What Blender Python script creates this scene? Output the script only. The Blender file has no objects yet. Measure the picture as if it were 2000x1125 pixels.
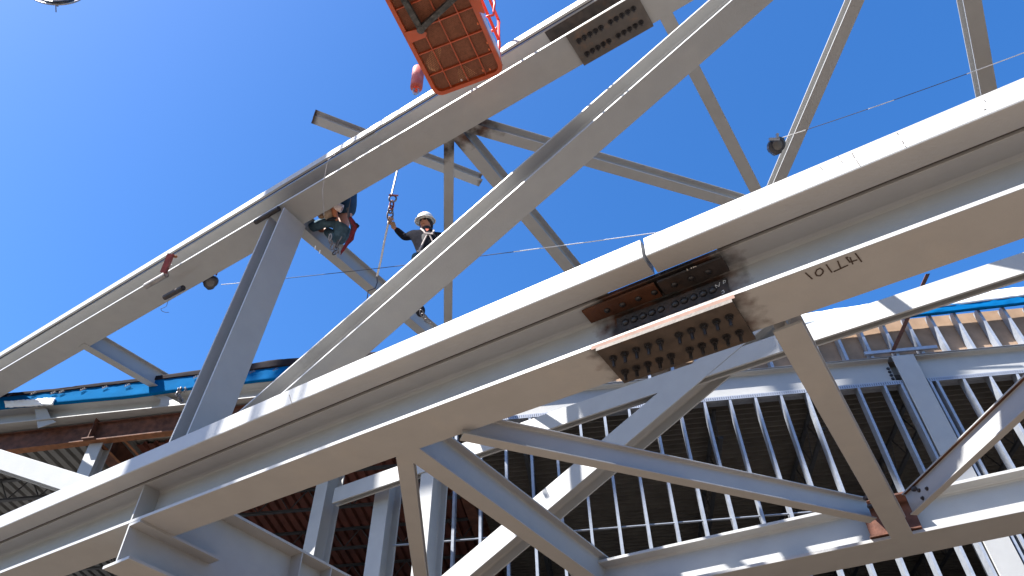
import bpy, bmesh, math, random
from mathutils import Vector, Matrix, noise
random.seed(7)
R = math.radians
scene = bpy.context.scene
COL = scene.collection

# ------------------------------------------------------------------ camera
F, CX, CY = 1480.0, 1000.0, 562.5
AX = Vector((0.999416, 0.0341681, 0.0))          # world X seen by the camera (right, up, forward)
AY = Vector((0.0242967, -0.7106791, 0.7030966))  # world Y
AZ = Vector((-0.0240235, 0.7026861, 0.7110943))  # world Z (zenith)
EYE = Vector((0, 0, 1.7))
right = Vector((AX.x, AY.x, AZ.x)); up = Vector((AX.y, AY.y, AZ.y)); fwd = Vector((AX.z, AY.z, AZ.z))
fwd.normalize(); right = (right - fwd*right.dot(fwd)).normalized(); up = right.cross(fwd)
cam = bpy.data.objects.new('camera', bpy.data.cameras.new('camera'))
COL.objects.link(cam)
m = Matrix((right, up, -fwd)).transposed().to_4x4(); m.translation = EYE
cam.matrix_world = m
cam.data.sensor_width = 36.0; cam.data.lens = F/2000*36; cam.data.clip_end = 4000; cam.data.clip_start = 0.05
scene.camera = cam

# ------------------------------------------------------------------ sun and sky
SUN_H = Vector((-0.87, -0.49, 0)).normalized(); SUN_EL = R(52)
sun_dir = (SUN_H*math.cos(SUN_EL) + Vector((0, 0, math.sin(SUN_EL)))).normalized()
sl = bpy.data.lights.new('sun', 'SUN'); sl.energy = 5.0; sl.angle = R(0.53); sl.color = (1.0, 0.955, 0.89)
so = bpy.data.objects.new('sun', sl); COL.objects.link(so)
so.rotation_euler = sun_dir.to_track_quat('Z', 'Y').to_euler(); so.location = sun_dir*60
w = bpy.data.worlds.new('World'); scene.world = w; w.use_nodes = True
nt = w.node_tree; nt.nodes.clear()
sky = nt.nodes.new('ShaderNodeTexSky'); sky.sky_type = 'NISHITA'; sky.sun_disc = False
sky.sun_elevation = SUN_EL; sky.sun_rotation = math.atan2(sun_dir.x, sun_dir.y)
sky.altitude = 300; sky.air_density = 1.0; sky.dust_density = 1.2; sky.ozone_density = 4.0
bg = nt.nodes.new('ShaderNodeBackground'); bg.inputs[1].default_value = 0.079
wo = nt.nodes.new('ShaderNodeOutputWorld')
hs = nt.nodes.new('ShaderNodeHueSaturation'); hs.inputs['Saturation'].default_value = 1.29; hs.inputs['Hue'].default_value = 0.505
nt.links.new(sky.outputs[0], hs.inputs['Color']); nt.links.new(hs.outputs[0], bg.inputs[0]); nt.links.new(bg.outputs[0], wo.inputs[0])
scene.view_settings.view_transform = 'Standard'; scene.view_settings.look = 'None'
scene.view_settings.exposure = 1.92; scene.view_settings.gamma = 1
scene.render.engine = 'CYCLES'
scene.cycles.max_bounces = 8; scene.cycles.diffuse_bounces = 5

# ------------------------------------------------------------------ place helpers
# n: horizontal, from the camera side through the near truss; u: along the truss to the far left
N = Vector((0.519, 0.855, 0)).normalized(); U = Vector((-N.y, N.x, 0))
def ray(x, y):
    a, b = (x-CX)/F, (CY-y)/F
    return Vector((AX.x*a+AX.y*b+AX.z, AY.x*a+AY.y*b+AY.z, AZ.x*a+AZ.y*b+AZ.z))
def hit(x, y, nn, D):
    r = ray(x, y); return EYE + r*((D-EYE.dot(nn))/r.dot(nn))
def atD(x, y, D): return hit(x, y, N, D)                 # vertical plane parallel to the trusses
def atZ(x, y, Z):
    r = ray(x, y); return EYE + r*((Z-EYE.z)/r.z)        # level plane
def atz(x, y, z): return EYE + ray(x, y)*z               # depth along the view

# ------------------------------------------------------------------ materials
def mat(name, base, rough=0.5, metal=0.0, nscale=6, namt=0.08, bump=0.0, bscale=40, spec=0.5, dirt=None, dirtamt=0.0, dscale=2.5, stretch=(1,1,1)):
    mt = bpy.data.materials.new(name); mt.use_nodes = True
    t = mt.node_tree; b = t.nodes['Principled BSDF']
    b.inputs['Roughness'].default_value = rough; b.inputs['Metallic'].default_value = metal
    b.inputs['Specular IOR Level'].default_value = spec
    geo = t.nodes.new('ShaderNodeNewGeometry')
    mp = t.nodes.new('ShaderNodeMapping'); mp.inputs['Scale'].default_value = stretch
    t.links.new(geo.outputs['Position'], mp.inputs[0])
    n1 = t.nodes.new('ShaderNodeTexNoise'); n1.inputs['Scale'].default_value = nscale; n1.inputs['Detail'].default_value = 6
    t.links.new(mp.outputs[0], n1.inputs['Vector'])
    r1 = t.nodes.new('ShaderNodeMapRange'); r1.inputs['To Min'].default_value = 1-namt; r1.inputs['To Max'].default_value = 1+namt
    r1.inputs['From Min'].default_value = 0.3; r1.inputs['From Max'].default_value = 0.7
    t.links.new(n1.outputs['Fac'], r1.inputs['Value'])
    mul = t.nodes.new('ShaderNodeMix'); mul.data_type = 'RGBA'; mul.blend_type = 'MULTIPLY'; mul.inputs['Factor'].default_value = 1
    mul.inputs['A'].default_value = (*base, 1); t.links.new(r1.outputs[0], mul.inputs['B'])
    out = mul.outputs['Result']
    if dirt:
        n2 = t.nodes.new('ShaderNodeTexNoise'); n2.inputs['Scale'].default_value = dscale; n2.inputs['Detail'].default_value = 8; n2.inputs['Roughness'].default_value = 0.7
        t.links.new(mp.outputs[0], n2.inputs['Vector'])
        r2 = t.nodes.new('ShaderNodeMapRange'); r2.inputs['From Min'].default_value = 0.52; r2.inputs['From Max'].default_value = 0.72; r2.inputs['To Max'].default_value = dirtamt
        t.links.new(n2.outputs['Fac'], r2.inputs['Value'])
        mx = t.nodes.new('ShaderNodeMix'); mx.data_type = 'RGBA'; mx.inputs['B'].default_value = (*dirt, 1)
        t.links.new(out, mx.inputs['A']); t.links.new(r2.outputs[0], mx.inputs['Factor']); out = mx.outputs['Result']
    t.links.new(out, b.inputs['Base Color'])
    if bump:
        n3 = t.nodes.new('ShaderNodeTexNoise'); n3.inputs['Scale'].default_value = bscale; n3.inputs['Detail'].default_value = 4
        t.links.new(geo.outputs['Position'], n3.inputs['Vector'])
        bp = t.nodes.new('ShaderNodeBump'); bp.inputs['Strength'].default_value = bump; bp.inputs['Distance'].default_value = 0.01
        t.links.new(n3.outputs['Fac'], bp.inputs['Height']); t.links.new(bp.outputs[0], b.inputs['Normal'])
    mt['out'] = 0
    return mt

def paint(name, bare=None, marks=True):
    """grey shop primer; bare = list of (centre, axis, half length, softness, colour) where the steel is left unpainted"""
    mt = mat(name, (0.305, 0.308, 0.306), 0.45, 0, 5, 0.035, 0.12, 60, 0.45, (0.42, 0.38, 0.33), 0.22, 1.7)
    t = mt.node_tree; b = t.nodes['Principled BSDF']
    src = b.inputs['Base Color'].links[0].from_socket
    geo = [q for q in t.nodes if q.type == 'NEW_GEOMETRY'][0]
    # scattered small scuffs
    vo = t.nodes.new('ShaderNodeTexNoise'); vo.inputs['Scale'].default_value = 9; vo.inputs['Detail'].default_value = 10; vo.inputs['Roughness'].default_value = 0.75
    t.links.new(geo.outputs['Position'], vo.inputs['Vector'])
    rr = t.nodes.new('ShaderNodeMapRange'); rr.inputs['From Min'].default_value = 0.70; rr.inputs['From Max'].default_value = 0.74; rr.inputs['To Max'].default_value = 0.7
    t.links.new(vo.outputs['Fac'], rr.inputs['Value'])
    mx = t.nodes.new('ShaderNodeMix'); mx.data_type = 'RGBA'; mx.inputs['B'].default_value = (0.16, 0.10, 0.06, 1)
    t.links.new(src, mx.inputs['A']); t.links.new(rr.outputs[0], mx.inputs['Factor']); src = mx.outputs['Result']
    for (c, ax, half, soft) in (bare or []):
        sub = t.nodes.new('ShaderNodeVectorMath'); sub.operation = 'SUBTRACT'; sub.inputs[1].default_value = c
        t.links.new(geo.outputs['Position'], sub.inputs[0])
        dt = t.nodes.new('ShaderNodeVectorMath'); dt.operation = 'DOT_PRODUCT'; dt.inputs[1].default_value = ax
        t.links.new(sub.outputs[0], dt.inputs[0])
        ab = t.nodes.new('ShaderNodeMath'); ab.operation = 'ABSOLUTE'; t.links.new(dt.outputs['Value'], ab.inputs[0])
        nz = t.nodes.new('ShaderNodeTexNoise'); nz.inputs['Scale'].default_value = 9; nz.inputs['Detail'].default_value = 5
        t.links.new(geo.outputs['Position'], nz.inputs['Vector'])
        ad = t.nodes.new('ShaderNodeMath'); ad.operation = 'MULTIPLY_ADD'; ad.inputs[1].default_value = soft*3; t.links.new(nz.outputs['Fac'], ad.inputs[0]); t.links.new(ab.outputs[0], ad.inputs[2])
        r2 = t.nodes.new('ShaderNodeMapRange'); r2.inputs['From Min'].default_value = half+soft*1.5-soft*.7; r2.inputs['From Max'].default_value = half+soft*1.5+soft*.7
        r2.inputs['To Min'].default_value = 1; r2.inputs['To Max'].default_value = 0
        t.links.new(ad.outputs[0], r2.inputs['Value'])
        # bare steel: black scale with brown rust
        n4 = t.nodes.new('ShaderNodeTexNoise'); n4.inputs['Scale'].default_value = 5; n4.inputs['Detail'].default_value = 8
        t.links.new(geo.outputs['Position'], n4.inputs['Vector'])
        cr = t.nodes.new('ShaderNodeValToRGB'); cr.color_ramp.elements[0].position = 0.42; cr.color_ramp.elements[1].position = 0.66
        cr.color_ramp.elements[0].color = (0.018, 0.015, 0.014, 1); cr.color_ramp.elements[1].color = (0.085, 0.034, 0.018, 1)
        t.links.new(n4.outputs['Fac'], cr.inputs[0])
        m3 = t.nodes.new('ShaderNodeMix'); m3.data_type = 'RGBA'
        t.links.new(src, m3.inputs['A']); t.links.new(cr.outputs[0], m3.inputs['B']); t.links.new(r2.outputs[0], m3.inputs['Factor']); src = m3.outputs['Result']
    t.links.new(src, b.inputs['Base Color'])
    return mt

M = {}
M['paint'] = paint('grey_steel_primer')
M['rust'] = mat('rusty_steel', (0.085, 0.034, 0.022), 0.75, 0, 9, 0.5, 0.3, 50, 0.3, (0.16, 0.05, 0.018), 0.35, 3)
M['rust_orange'] = mat('orange_rust_steel', (0.19, 0.08, 0.036), 0.8, 0, 9, 0.3, 0.3, 50, 0.3, (0.10, 0.05, 0.03), 0.6, 5)
M['rust_dark'] = mat('dark_orange_rust', (0.075, 0.028, 0.013), 0.8, 0, 6, 0.5, 0.3, 50, 0.3, (0.03, 0.02, 0.018), 0.95, 3)
M['rust_pink'] = mat('pinkish_rusty_edge', (0.17, 0.095, 0.07), 0.8, 0, 12, 0.2)
M['scale'] = mat('mill_scale_steel', (0.035, 0.028, 0.026), 0.6, 0.1, 12, 0.35, 0.3, 60, 0.4, (0.10, 0.05, 0.025), 0.5, 4)
M['plate'] = mat('bare_splice_steel', (0.085, 0.073, 0.065), 0.6, 0.0, 9, 0.15, 0.2, 60, 0.4, (0.25, 0.12, 0.05), 0.5, 4)
M['plate_dark'] = mat('dark_splice_steel', (0.052, 0.039, 0.031), 0.6, 0.0, 9, 0.3, 0.2, 60, 0.4, (0.15, 0.08, 0.03), 0.4, 3.2)
M['bolt'] = mat('black_bolt_steel', (0.028, 0.025, 0.026), 0.4, 0.3, 30, 0.3, 0, 40, 0.5)
M['galv'] = mat('galvanised_steel', (0.27, 0.295, 0.34), 0.4, 0.3, 14, 0.12, 0, 40, 0.5)
M['deck_grey'] = mat('grey_metal_deck', (0.14, 0.14, 0.137), 0.6, 0.1, 3, 0.15)
M['deck_red'] = mat('red_primed_deck', (0.095, 0.026, 0.016), 0.8, 0.0, 3, 0.25)
M['deck_dark'] = mat('dark_metal_deck', (0.10, 0.092, 0.082), 0.65, 0.1, 3, 0.2)
M['joist'] = mat('dark_joist_primer', (0.035, 0.037, 0.042), 0.6, 0, 9, 0.2)
M['ply'] = mat('tan_sheathing', (0.26, 0.18, 0.125), 0.85, 0, 5, 0.15, 0, 40, 0.2, (0.25, 0.17, 0.12), 0.35, 2)
M['blue'] = mat('blue_membrane', (0.0, 0.095, 0.26), 0.9, 0, 4, 0.12, 0.2, 7, 0.05)
M['black_film'] = mat('black_membrane', (0.016, 0.013, 0.016), 0.9, 0, 5, 0.2, 0.3, 9, 0.1)
M['white_film'] = mat('white_membrane', (0.75, 0.78, 0.82), 0.5, 0, 4, 0.05, 0.3, 9)
M['ground'] = mat('packed_tan_dirt', (0.185, 0.145, 0.112), 0.95, 0, 0.6, 0.2, 0.4, 8, 0.1, (0.13, 0.105, 0.08), 0.6, 0.15)
M['concrete'] = mat('concrete_slab', (0.30, 0.29, 0.27), 0.9, 0, 2, 0.15)
M['orange'] = mat('orange_lift_paint', (0.42, 0.065, 0.013), 0.42, 0, 10, 0.12, 0.1, 60, 0.5, (0.20, 0.06, 0.03), 0.35, 6)
M['red_rail'] = mat('red_orange_rail_paint', (0.72, 0.055, 0.02), 0.35, 0, 10, 0.08)
M['mesh_floor'] = mat('brown_expanded_metal', (0.26, 0.10, 0.055), 0.7, 0.1, 40, 0.3, 0, 40, 0.3)
M['dark_frame'] = mat('grimy_dark_tube', (0.05, 0.048, 0.045), 0.6, 0.2, 22, 0.6, 0.2, 50, 0.4, (0.24, 0.22, 0.19), 0.6, 16)
M['pale_panel'] = mat('pale_lavender_panel', (0.62, 0.58, 0.66), 0.4, 0, 8, 0.1)
M['pink'] = mat('faded_red_paint', (0.42, 0.08, 0.06), 0.6, 0, 9, 0.2, 0, 40, 0.3, (0.50, 0.27, 0.24), 0.5, 8)
M['cable'] = mat('wire_rope_steel', (0.18, 0.17, 0.18), 0.45, 0.7, 60, 0.4)
M['wire_light'] = mat('light_wire', (0.62, 0.62, 0.62), 0.5, 0, 8, 0.1)
M['wire_dark'] = mat('dark_wire', (0.06, 0.06, 0.08), 0.5, 0, 8, 0.1)
M['reel'] = mat('black_reel_plastic', (0.022, 0.023, 0.03), 0.35, 0, 9, 0.3)
M['reel_grey'] = mat('grey_reel_cover', (0.09, 0.085, 0.08), 0.5, 0, 9, 0.4)
M['maroon'] = mat('maroon_angle_primer', (0.19, 0.035, 0.032), 0.6, 0, 12, 0.3)
M['tube_grey'] = mat('weathered_grey_pipe', (0.30, 0.27, 0.25), 0.5, 0.4, 9, 0.3)
M['skin'] = mat('skin', (0.42, 0.20, 0.13), 0.55, 0, 12, 0.08)
M['jacket'] = mat('charcoal_work_jacket', (0.013, 0.0135, 0.019), 1.0, 0, 12, 0.25, 0.5, 25, 0.03)
M['vest'] = mat('black_work_vest', (0.014, 0.015, 0.02), 0.8, 0, 12, 0.3, 0.4, 25, 0.2)
M['helmet'] = mat('scuffed_white_helmet', (0.66, 0.67, 0.65), 0.4, 0, 20, 0.12, 0, 40, 0.5, (0.3, 0.25, 0.2), 0.3, 20)
M['balaclava'] = mat('black_knit_hood', (0.02, 0.021, 0.028), 0.9, 0, 30, 0.3, 0.4, 60)
M['glove'] = mat('tan_leather_glove', (0.30, 0.18, 0.105), 0.8, 0, 20, 0.3)
M['strap'] = mat('pale_harness_webbing', (0.42, 0.37, 0.36), 0.8, 0, 30, 0.15)
M['strap_dark'] = mat('dark_harness_webbing', (0.05, 0.05, 0.06), 0.8, 0, 30, 0.15)
M['orange_shirt'] = mat('orange_shirt', (0.30, 0.05, 0.02), 0.85, 0, 10, 0.1)
M['jeans'] = mat('faded_teal_jeans', (0.055, 0.095, 0.125), 0.9, 0, 14, 0.3, 0.5, 22, 0.1, (0.11, 0.16, 0.185), 0.5, 7)
M['navy'] = mat('navy_sweatshirt', (0.008, 0.03, 0.06), 0.9, 0, 14, 0.2, 0.4, 22)
M['leather'] = mat('brown_leather_pouch', (0.34, 0.12, 0.05), 0.6, 0, 12, 0.25, 0.3, 30)
M['leather_tan'] = mat('tan_leather_pouch', (0.33, 0.25, 0.18), 0.7, 0, 12, 0.2, 0.3, 30)
M['boot'] = mat('brown_work_boot', (0.16, 0.055, 0.03), 0.7, 0, 16, 0.25)
M['red_rope'] = mat('dark_red_webbing', (0.13, 0.008, 0.018), 0.85, 0, 30, 0.3)
M['white_roll'] = mat('off_white_tape_roll', (0.62, 0.52, 0.48), 0.7, 0, 12, 0.1)
M['marker'] = mat('black_marker_ink', (0.045, 0.028, 0.02), 0.8, 0, 60, 0.3)
M['chalk'] = mat('white_chalk', (0.62, 0.60, 0.56), 0.9, 0, 90, 0.4)
M['orange_mark'] = mat('orange_spray_mark', (0.75, 0.2, 0.08), 0.8)
M['lens'] = mat('smoked_glasses', (0.015, 0.012, 0.012), 0.1)
M['dark'] = mat('dark_gap', (0.05, 0.045, 0.04), 0.8)
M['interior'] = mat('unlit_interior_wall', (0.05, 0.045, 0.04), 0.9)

# ------------------------------------------------------------------ mesh helpers
def mesh_obj(name, bm, m_, parent=None, smooth=False):
    bmesh.ops.recalc_face_normals(bm, faces=bm.faces)
    me = bpy.data.meshes.new(name); bm.to_mesh(me); bm.free()
    if smooth:
        for p in me.polygons: p.use_smooth = True
    if m_ is not None: me.materials.append(m_)
    o = bpy.data.objects.new(name, me); COL.objects.link(o)
    if parent is not None: o.parent = parent
    return o
def tag(o, label=None, cat=None, group=None, kind=None):
    if label: o['label'] = label
    if cat: o['category'] = cat
    if group: o['group'] = group
    if kind: o['kind'] = kind
    return o
def thing(name, label, cat, group=None):
    o = bpy.data.objects.new(name, None); o.empty_display_size = 0.2; COL.objects.link(o)
    return tag(o, label, cat, group)

def frame(p0, p1, wdir=None, flip=False):
    t = (p1-p0).normalized()
    w_ = wdir.copy() if wdir is not None else t.cross(Vector((0, 0, 1)))
    w_ = (w_ - t*w_.dot(t)).normalized()
    if w_.dot(EYE-(p0+p1)/2) < 0: w_ = -w_
    v = t.cross(w_)
    if v.z < 0: v = -v
    return t, w_, v
def extrude(bm, prof, path, w_, v, t=None):
    """prof: closed list of (s, v); path: 3D points"""
    rings = []
    for p in path:
        rings.append([bm.verts.new(p + w_*a + v*b) for a, b in prof])
    k = len(prof)
    for r0, r1 in zip(rings, rings[1:]):
        for i in range(k):
            bm.faces.new((r0[i], r0[(i+1) % k], r1[(i+1) % k], r1[i]))
    f0 = bm.faces.new(rings[0]); f1 = bm.faces.new(list(reversed(rings[-1])))
    return rings
def wprof(d, bf, tf, tw, r=None, c=0.003, bt=None):
    """I section, origin at the centre of the bottom flange's underside"""
    r = r if r is not None else min(0.03, tf*1.0)
    h = bf/2; q = tw/2; g_ = (bt or bf)/2
    right_ = [(h-c, 0), (h, c), (h, tf-c), (h-c, tf), (q+r, tf), (q+r*.3, tf+r*.3), (q, tf+r),
              (q, d-tf-r), (q+r*.3, d-tf-r*.3), (q+r, d-tf), (g_-c, d-tf), (g_, d-tf+c), (g_, d-c), (g_-c, d)]
    left_ = [(-a, b) for a, b in reversed(right_)]
    return right_ + left_
def ibeam(name, path, d, bf, tf, tw, m_, parent=None, wdir=None, near=True, ends=(0, 0), bt=None):
    """path runs along the camera-side lower edge of the bottom flange"""
    path = [p.copy() for p in path]
    t, w_, v = frame(path[0], path[-1], wdir)
    if ends[0]: path[0] = path[0] - (path[1]-path[0]).normalized()*ends[0]
    if ends[1]: path[-1] = path[-1] + (path[-1]-path[-2]).normalized()*ends[1]
    off = w_*(-bf/2) if near else Vector()
    bm = bmesh.new(); extrude(bm, wprof(d, bf, tf, tw, bt=bt), [p+off for p in path], w_, v)
    return mesh_obj(name, bm, m_, parent)
def box(bm, c, ax, ay, az, sx, sy, sz):
    """box centred at c, half-extents along the unit axes"""
    vs = []
    for i in (-1, 1):
        for j in (-1, 1):
            for k in (-1, 1):
                vs.append(bm.verts.new(c + ax*sx*i + ay*sy*j + az*sz*k))
    for f in ((0,1,3,2), (4,6,7,5), (0,4,5,1), (2,3,7,6), (0,2,6,4), (1,5,7,3)):
        bm.faces.new([vs[i] for i in f])
def prism(bm, pts, ext):
    a = [bm.verts.new(p) for p in pts]; b = [bm.verts.new(p+ext) for p in pts]; k = len(pts)
    bm.faces.new(a); bm.faces.new(list(reversed(b)))
    for i in range(k): bm.faces.new((a[i], b[i], b[(i+1) % k], a[(i+1) % k]))
def tube(bm, pts, r, seg=8, closed=False, caps=True, rr=None):
    pts = [Vector(p) for p in pts]; rings = []; k = len(pts)
    prev = None
    for i, p in enumerate(pts):
        if closed: t = (pts[(i+1) % k]-pts[i-1]).normalized()
        else: t = (pts[min(i+1, k-1)]-pts[max(i-1, 0)]).normalized()
        if prev is None:
            a = t.orthogonal().normalized()
        else:
            a = (prev - t*prev.dot(t)).normalized()
        prev = a; b = t.cross(a); q = rr[i] if rr else r
        rings.append([bm.verts.new(p + (a*math.cos(2*math.pi*j/seg) + b*math.sin(2*math.pi*j/seg))*q) for j in range(seg)])
    n_ = k if closed else k-1
    for i in range(n_):
        r0, r1 = rings[i], rings[(i+1) % k]
        for j in range(seg): bm.faces.new((r0[j], r0[(j+1) % seg], r1[(j+1) % seg], r1[j]))
    if caps and not closed:
        bm.faces.new(list(reversed(rings[0]))); bm.faces.new(rings[-1])
def ellipsoid(bm, c, ax, ay, az, rx, ry, rz, seg=16, rings=10, zmin=-1.0):
    ps = []
    for i in range(rings+1):
        ph = math.asin(max(-1, zmin)) + (math.pi/2-math.asin(max(-1, zmin)))*i/rings
        ps.append([bm.verts.new(c + ax*rx*math.cos(ph)*math.cos(2*math.pi*j/seg) + ay*ry*math.cos(ph)*math.sin(2*math.pi*j/seg) + az*rz*math.sin(ph)) for j in range(seg)])
    for r0, r1 in zip(ps, ps[1:]):
        for j in range(seg): bm.faces.new((r0[j], r0[(j+1) % seg], r1[(j+1) % seg], r1[j]))
    bm.faces.new(list(reversed(ps[0])))
    bmesh.ops.remove_doubles(bm, verts=ps[-1], dist=1e-5)
ZUP = Vector((0, 0, 1))

# ================================================================== SETTING
bm = bmesh.new()
g = 40; S = 900
vs = [[bm.verts.new((S*((i/g)*2-1), S*((j/g)*2-1), 0.05*noise.noise(Vector((i*.7, j*.7, 0))))) for j in range(g+1)] for i in range(g+1)]
for i in range(g):
    for j in range(g): bm.faces.new((vs[i][j], vs[i+1][j], vs[i+1][j+1], vs[i][j+1]))
gm = M['ground']; t_ = gm.node_tree; b_ = t_.nodes['Principled BSDF']; src_ = b_.inputs['Base Color'].links[0].from_socket
ge_ = [q for q in t_.nodes if q.type == 'NEW_GEOMETRY'][0]
ln_ = t_.nodes.new('ShaderNodeVectorMath'); ln_.operation = 'LENGTH'; t_.links.new(ge_.outputs['Position'], ln_.inputs[0])
mr_ = t_.nodes.new('ShaderNodeMapRange'); mr_.inputs['From Min'].default_value = 9; mr_.inputs['From Max'].default_value = 13; t_.links.new(ln_.outputs['Value'], mr_.inputs['Value'])
mx_ = t_.nodes.new('ShaderNodeMix'); mx_.data_type = 'RGBA'; mx_.inputs['B'].default_value = (0.038, 0.036, 0.034, 1)   # unseen outer ground darkened to cut bounce light on the undersides
t_.links.new(src_, mx_.inputs['A']); t_.links.new(mr_.outputs[0], mx_.inputs['Factor']); t_.links.new(mx_.outputs['Result'], b_.inputs['Base Color'])
tag(mesh_obj('ground', bm, M['ground']), kind='structure')

# ================================================================== NEAR TRUSS
D0 = 4.0
truss = thing('roof_truss', 'nearest grey roof truss with two long chords and a big diagonal, below the orange basket', 'truss')
# lower chord
BF, DP = 0.42, 0.46
c1 = [atD(x, y, D0-BF/2) for x, y in ((0, 1120), (229, 1031), (700, 851), (1037, 725), (1430, 578), (1993, 370))]
tC1 = (c1[-1]-c1[0]).normalized()
sp_c = (atD(1165, 681, D0-BF/2) + atD(1430, 578, D0-BF/2))/2
sp_half = (atD(1165, 681, D0-BF/2) - atD(1430, 578, D0-BF/2)).length/2
M['paint_c1'] = paint('primer_with_bare_splice_zone', [(sp_c, tC1, sp_half+0.02, 0.13)])
chord = ibeam('chord', c1, DP, BF, 0.036, 0.03, M['paint_c1'], truss, N, ends=(3.0, 2.5))
tag(chord, 'long lower chord with the bolted brown splice and a white tube along its top edge')
def c1_at(uu):
    """point of the lower chord's near lower edge at distance uu along U"""
    best = None
    P = [c1[0]-(c1[1]-c1[0]).normalized()*3.0] + c1 + [c1[-1]+(c1[-1]-c1[-2]).normalized()*2.5]
    for a, b in zip(P, P[1:]):
        ua, ub = a.dot(U), b.dot(U)
        if min(ua, ub) <= uu <= max(ua, ub):
            return a.lerp(b, (uu-ua)/(ub-ua))
    return P[0] if uu > P[0].dot(U) else P[-1]
_, wC1, vC1 = frame(c1[0], c1[-1], N)
def along(pts_u, s, v):       # path on the lower chord's section
    return [c1_at(q) + wC1*(s-BF/2) + vC1*v for q in pts_u]
uL, uR = c1[0].dot(U)+3.0, c1[-1].dot(U)-2.5
uj = atD(1256, 515, D0-0.44).dot(U)
us = sorted([p.dot(U) for p in c1[1:-1]], reverse=True)
def edge_tube(a, b):
    path = [a] + [q for q in us if b < q < a] + [b]
    bm = bmesh.new(); c = 0.012
    s0, s1, v0, v1 = 0.235, 0.44, DP-0.036, DP+0.158
    prof = [(s0, v0+c), (s0+c, v0), (s1-c, v0), (s1-c*.3, v0+c*.3), (s1, v0+c), (s1, v1-c), (s1-c, v1), (s0+c, v1), (s0, v1-c)]
    extrude(bm, prof, along(path, 0, 0), wC1, vC1)
    return mesh_obj('edge_tube', bm, M['paint'], truss)
edge_tube(uL, uj+0.014); edge_tube(uj-0.014, uR)
# backing strips that close the slot between tube and flange, left out at the splice
us0, us1 = atD(1180, 566, D0-.22).dot(U), atD(1396, 492, D0-.22).dot(U)
for a, b in ((uL, us0), (us1, uR)):
    bm = bmesh.new(); path = [a] + [q for q in us if b < q < a] + [b]
    extrude(bm, [(0.2115, DP-.012), (0.234, DP-.012), (0.234, DP-.002), (0.2115, DP-.002)], along(path, 0, 0), wC1, vC1)
    mesh_obj('backing_strip', bm, M['dark'], truss)

# upper chord
BF2, DP2 = 0.42, 0.42
c2 = [atD(x, y, D0-BF2/2) for x, y in ((0, 725), (604, 370), (902, 190), (1098, 73), (1220, 0))]
_, wC2, vC2 = frame(c2[0], c2[-1], N)
q0 = (c2[-1]-c2[0]).normalized()
s2c = (atD(1105, 69, D0-.21)+atD(1241, 0, D0-.21))/2
M['paint_c2'] = M['paint']
ch2 = ibeam('chord', [c2[0], c2[2], c2[-1]], DP2, BF2, 0.036, 0.03, M['paint_c2'], truss, N, ends=(3.5, 3.0))
tag(ch2, 'upper chord crossing the sky, with a bolted splice beside the orange basket')
# pale closure angle standing on the upper chord's near edge
a0 = c2[0]-q0*3.5; a1 = c2[-1]+q0*3.0
sj = (atD(1160, 5, D0-.21)-a0).dot(q0)
for (x0, x1, m_) in ((0, sj-0.02, M['paint']), (sj+0.02, (a1-a0).length, M['paint_c2'])):
    bm = bmesh.new()
    extrude(bm, [(0.017, DP2-.01), (0.047, DP2-.01), (0.05, DP2+.10), (0.017, DP2+.10)], [a0+q0*x0, a0+q0*x1], wC2, vC2)
    mesh_obj('edge_angle', bm, m_, truss)
bm = bmesh.new(); extrude(bm, [(0.0015, DP2-.008), (0.016, DP2-.008), (0.016, DP2-.001), (0.0015, DP2-.001)], [a0, a1], wC2, vC2)
mesh_obj('backing_strip', bm, M['dark'], truss)

# big diagonal
dg = ibeam('diagonal', [atD(555, 766, D0-.15), atD(1431, 0, D0-.15)], 0.30, 0.31, 0.024, 0.018, M['paint'], truss, N, ends=(0.75, 1.6))
# leaning post between the chords (upright in truth)
pb = atD(355, 862, D0-.2); pt = atD(556, 405, D0-.2)
px_, py_ = (pb.x+pt.x)/2, (pb.y+pt.y)/2
z0, z1 = pb.z-0.35, pt.z
bm = bmesh.new()
prof = wprof(0.30, 0.40, 0.026, 0.018)     # d along U, bf along N
extrude(bm, prof, [Vector((pb.x, pb.y, 0)).lerp(Vector((pb.x, pb.y, 0)), 0)+ZUP*z0-(-N)*0.20, Vector((pt.x, pt.y, 0))+ZUP*z1-(-N)*0.20], -N, U)
mesh_obj('post', bm, M['paint'], truss)

# ---- splice of the lower chord
def hexbolt(bm, p, axis, r, h, stud=0.0, sr=None, nseg=6, dome=False):
    a = axis.orthogonal().normalized(); b = axis.cross(a)
    if dome:
        ellipsoid(bm, p, a, b, axis, r, r, h, 12, 5, 0.0)
        return
    tube(bm, [p, p+axis*0.004], r*1.35, 12)
    tube(bm, [p+axis*0.004, p+axis*(h+.004)], r, nseg)
    if stud: tube(bm, [p+axis*(h+.004), p+axis*(h+stud)], sr or r*0.55, 8)
def splice(zone, name, label, m_, px0, px1, thick, width, rows, n5, bolt, s_in, gap, studlen, rr=0.018):
    a = atD(*px0, D0-BF/2); b = atD(*px1, D0-BF/2); t = (b-a).normalized(); L = (b-a).length
    w_, v = (wC1, vC1) if zone == 1 else (wC2, vC2)
    bm = bmesh.new()
    extrude(bm, [(0.012, -thick), (0.012, -0.002), (-width, -0.002), (-width, -thick)], [a, b], w_, v)
    pl = mesh_obj(name, bm, m_, truss); tag(pl, label)
    step = (L-gap-2*s_in)/9
    for row in rows:
        for i in range(10):
            x = s_in + step*i + (gap if i >= 5 else 0)
            bm = bmesh.new()
            hexbolt(bm, a+t*(x - 0.0)+w_*(-row)+v*(-thick), -v, rr, 0.024, studlen)
            mesh_obj('bolt', bm, bolt, pl)
    return a, b, t, L
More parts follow.
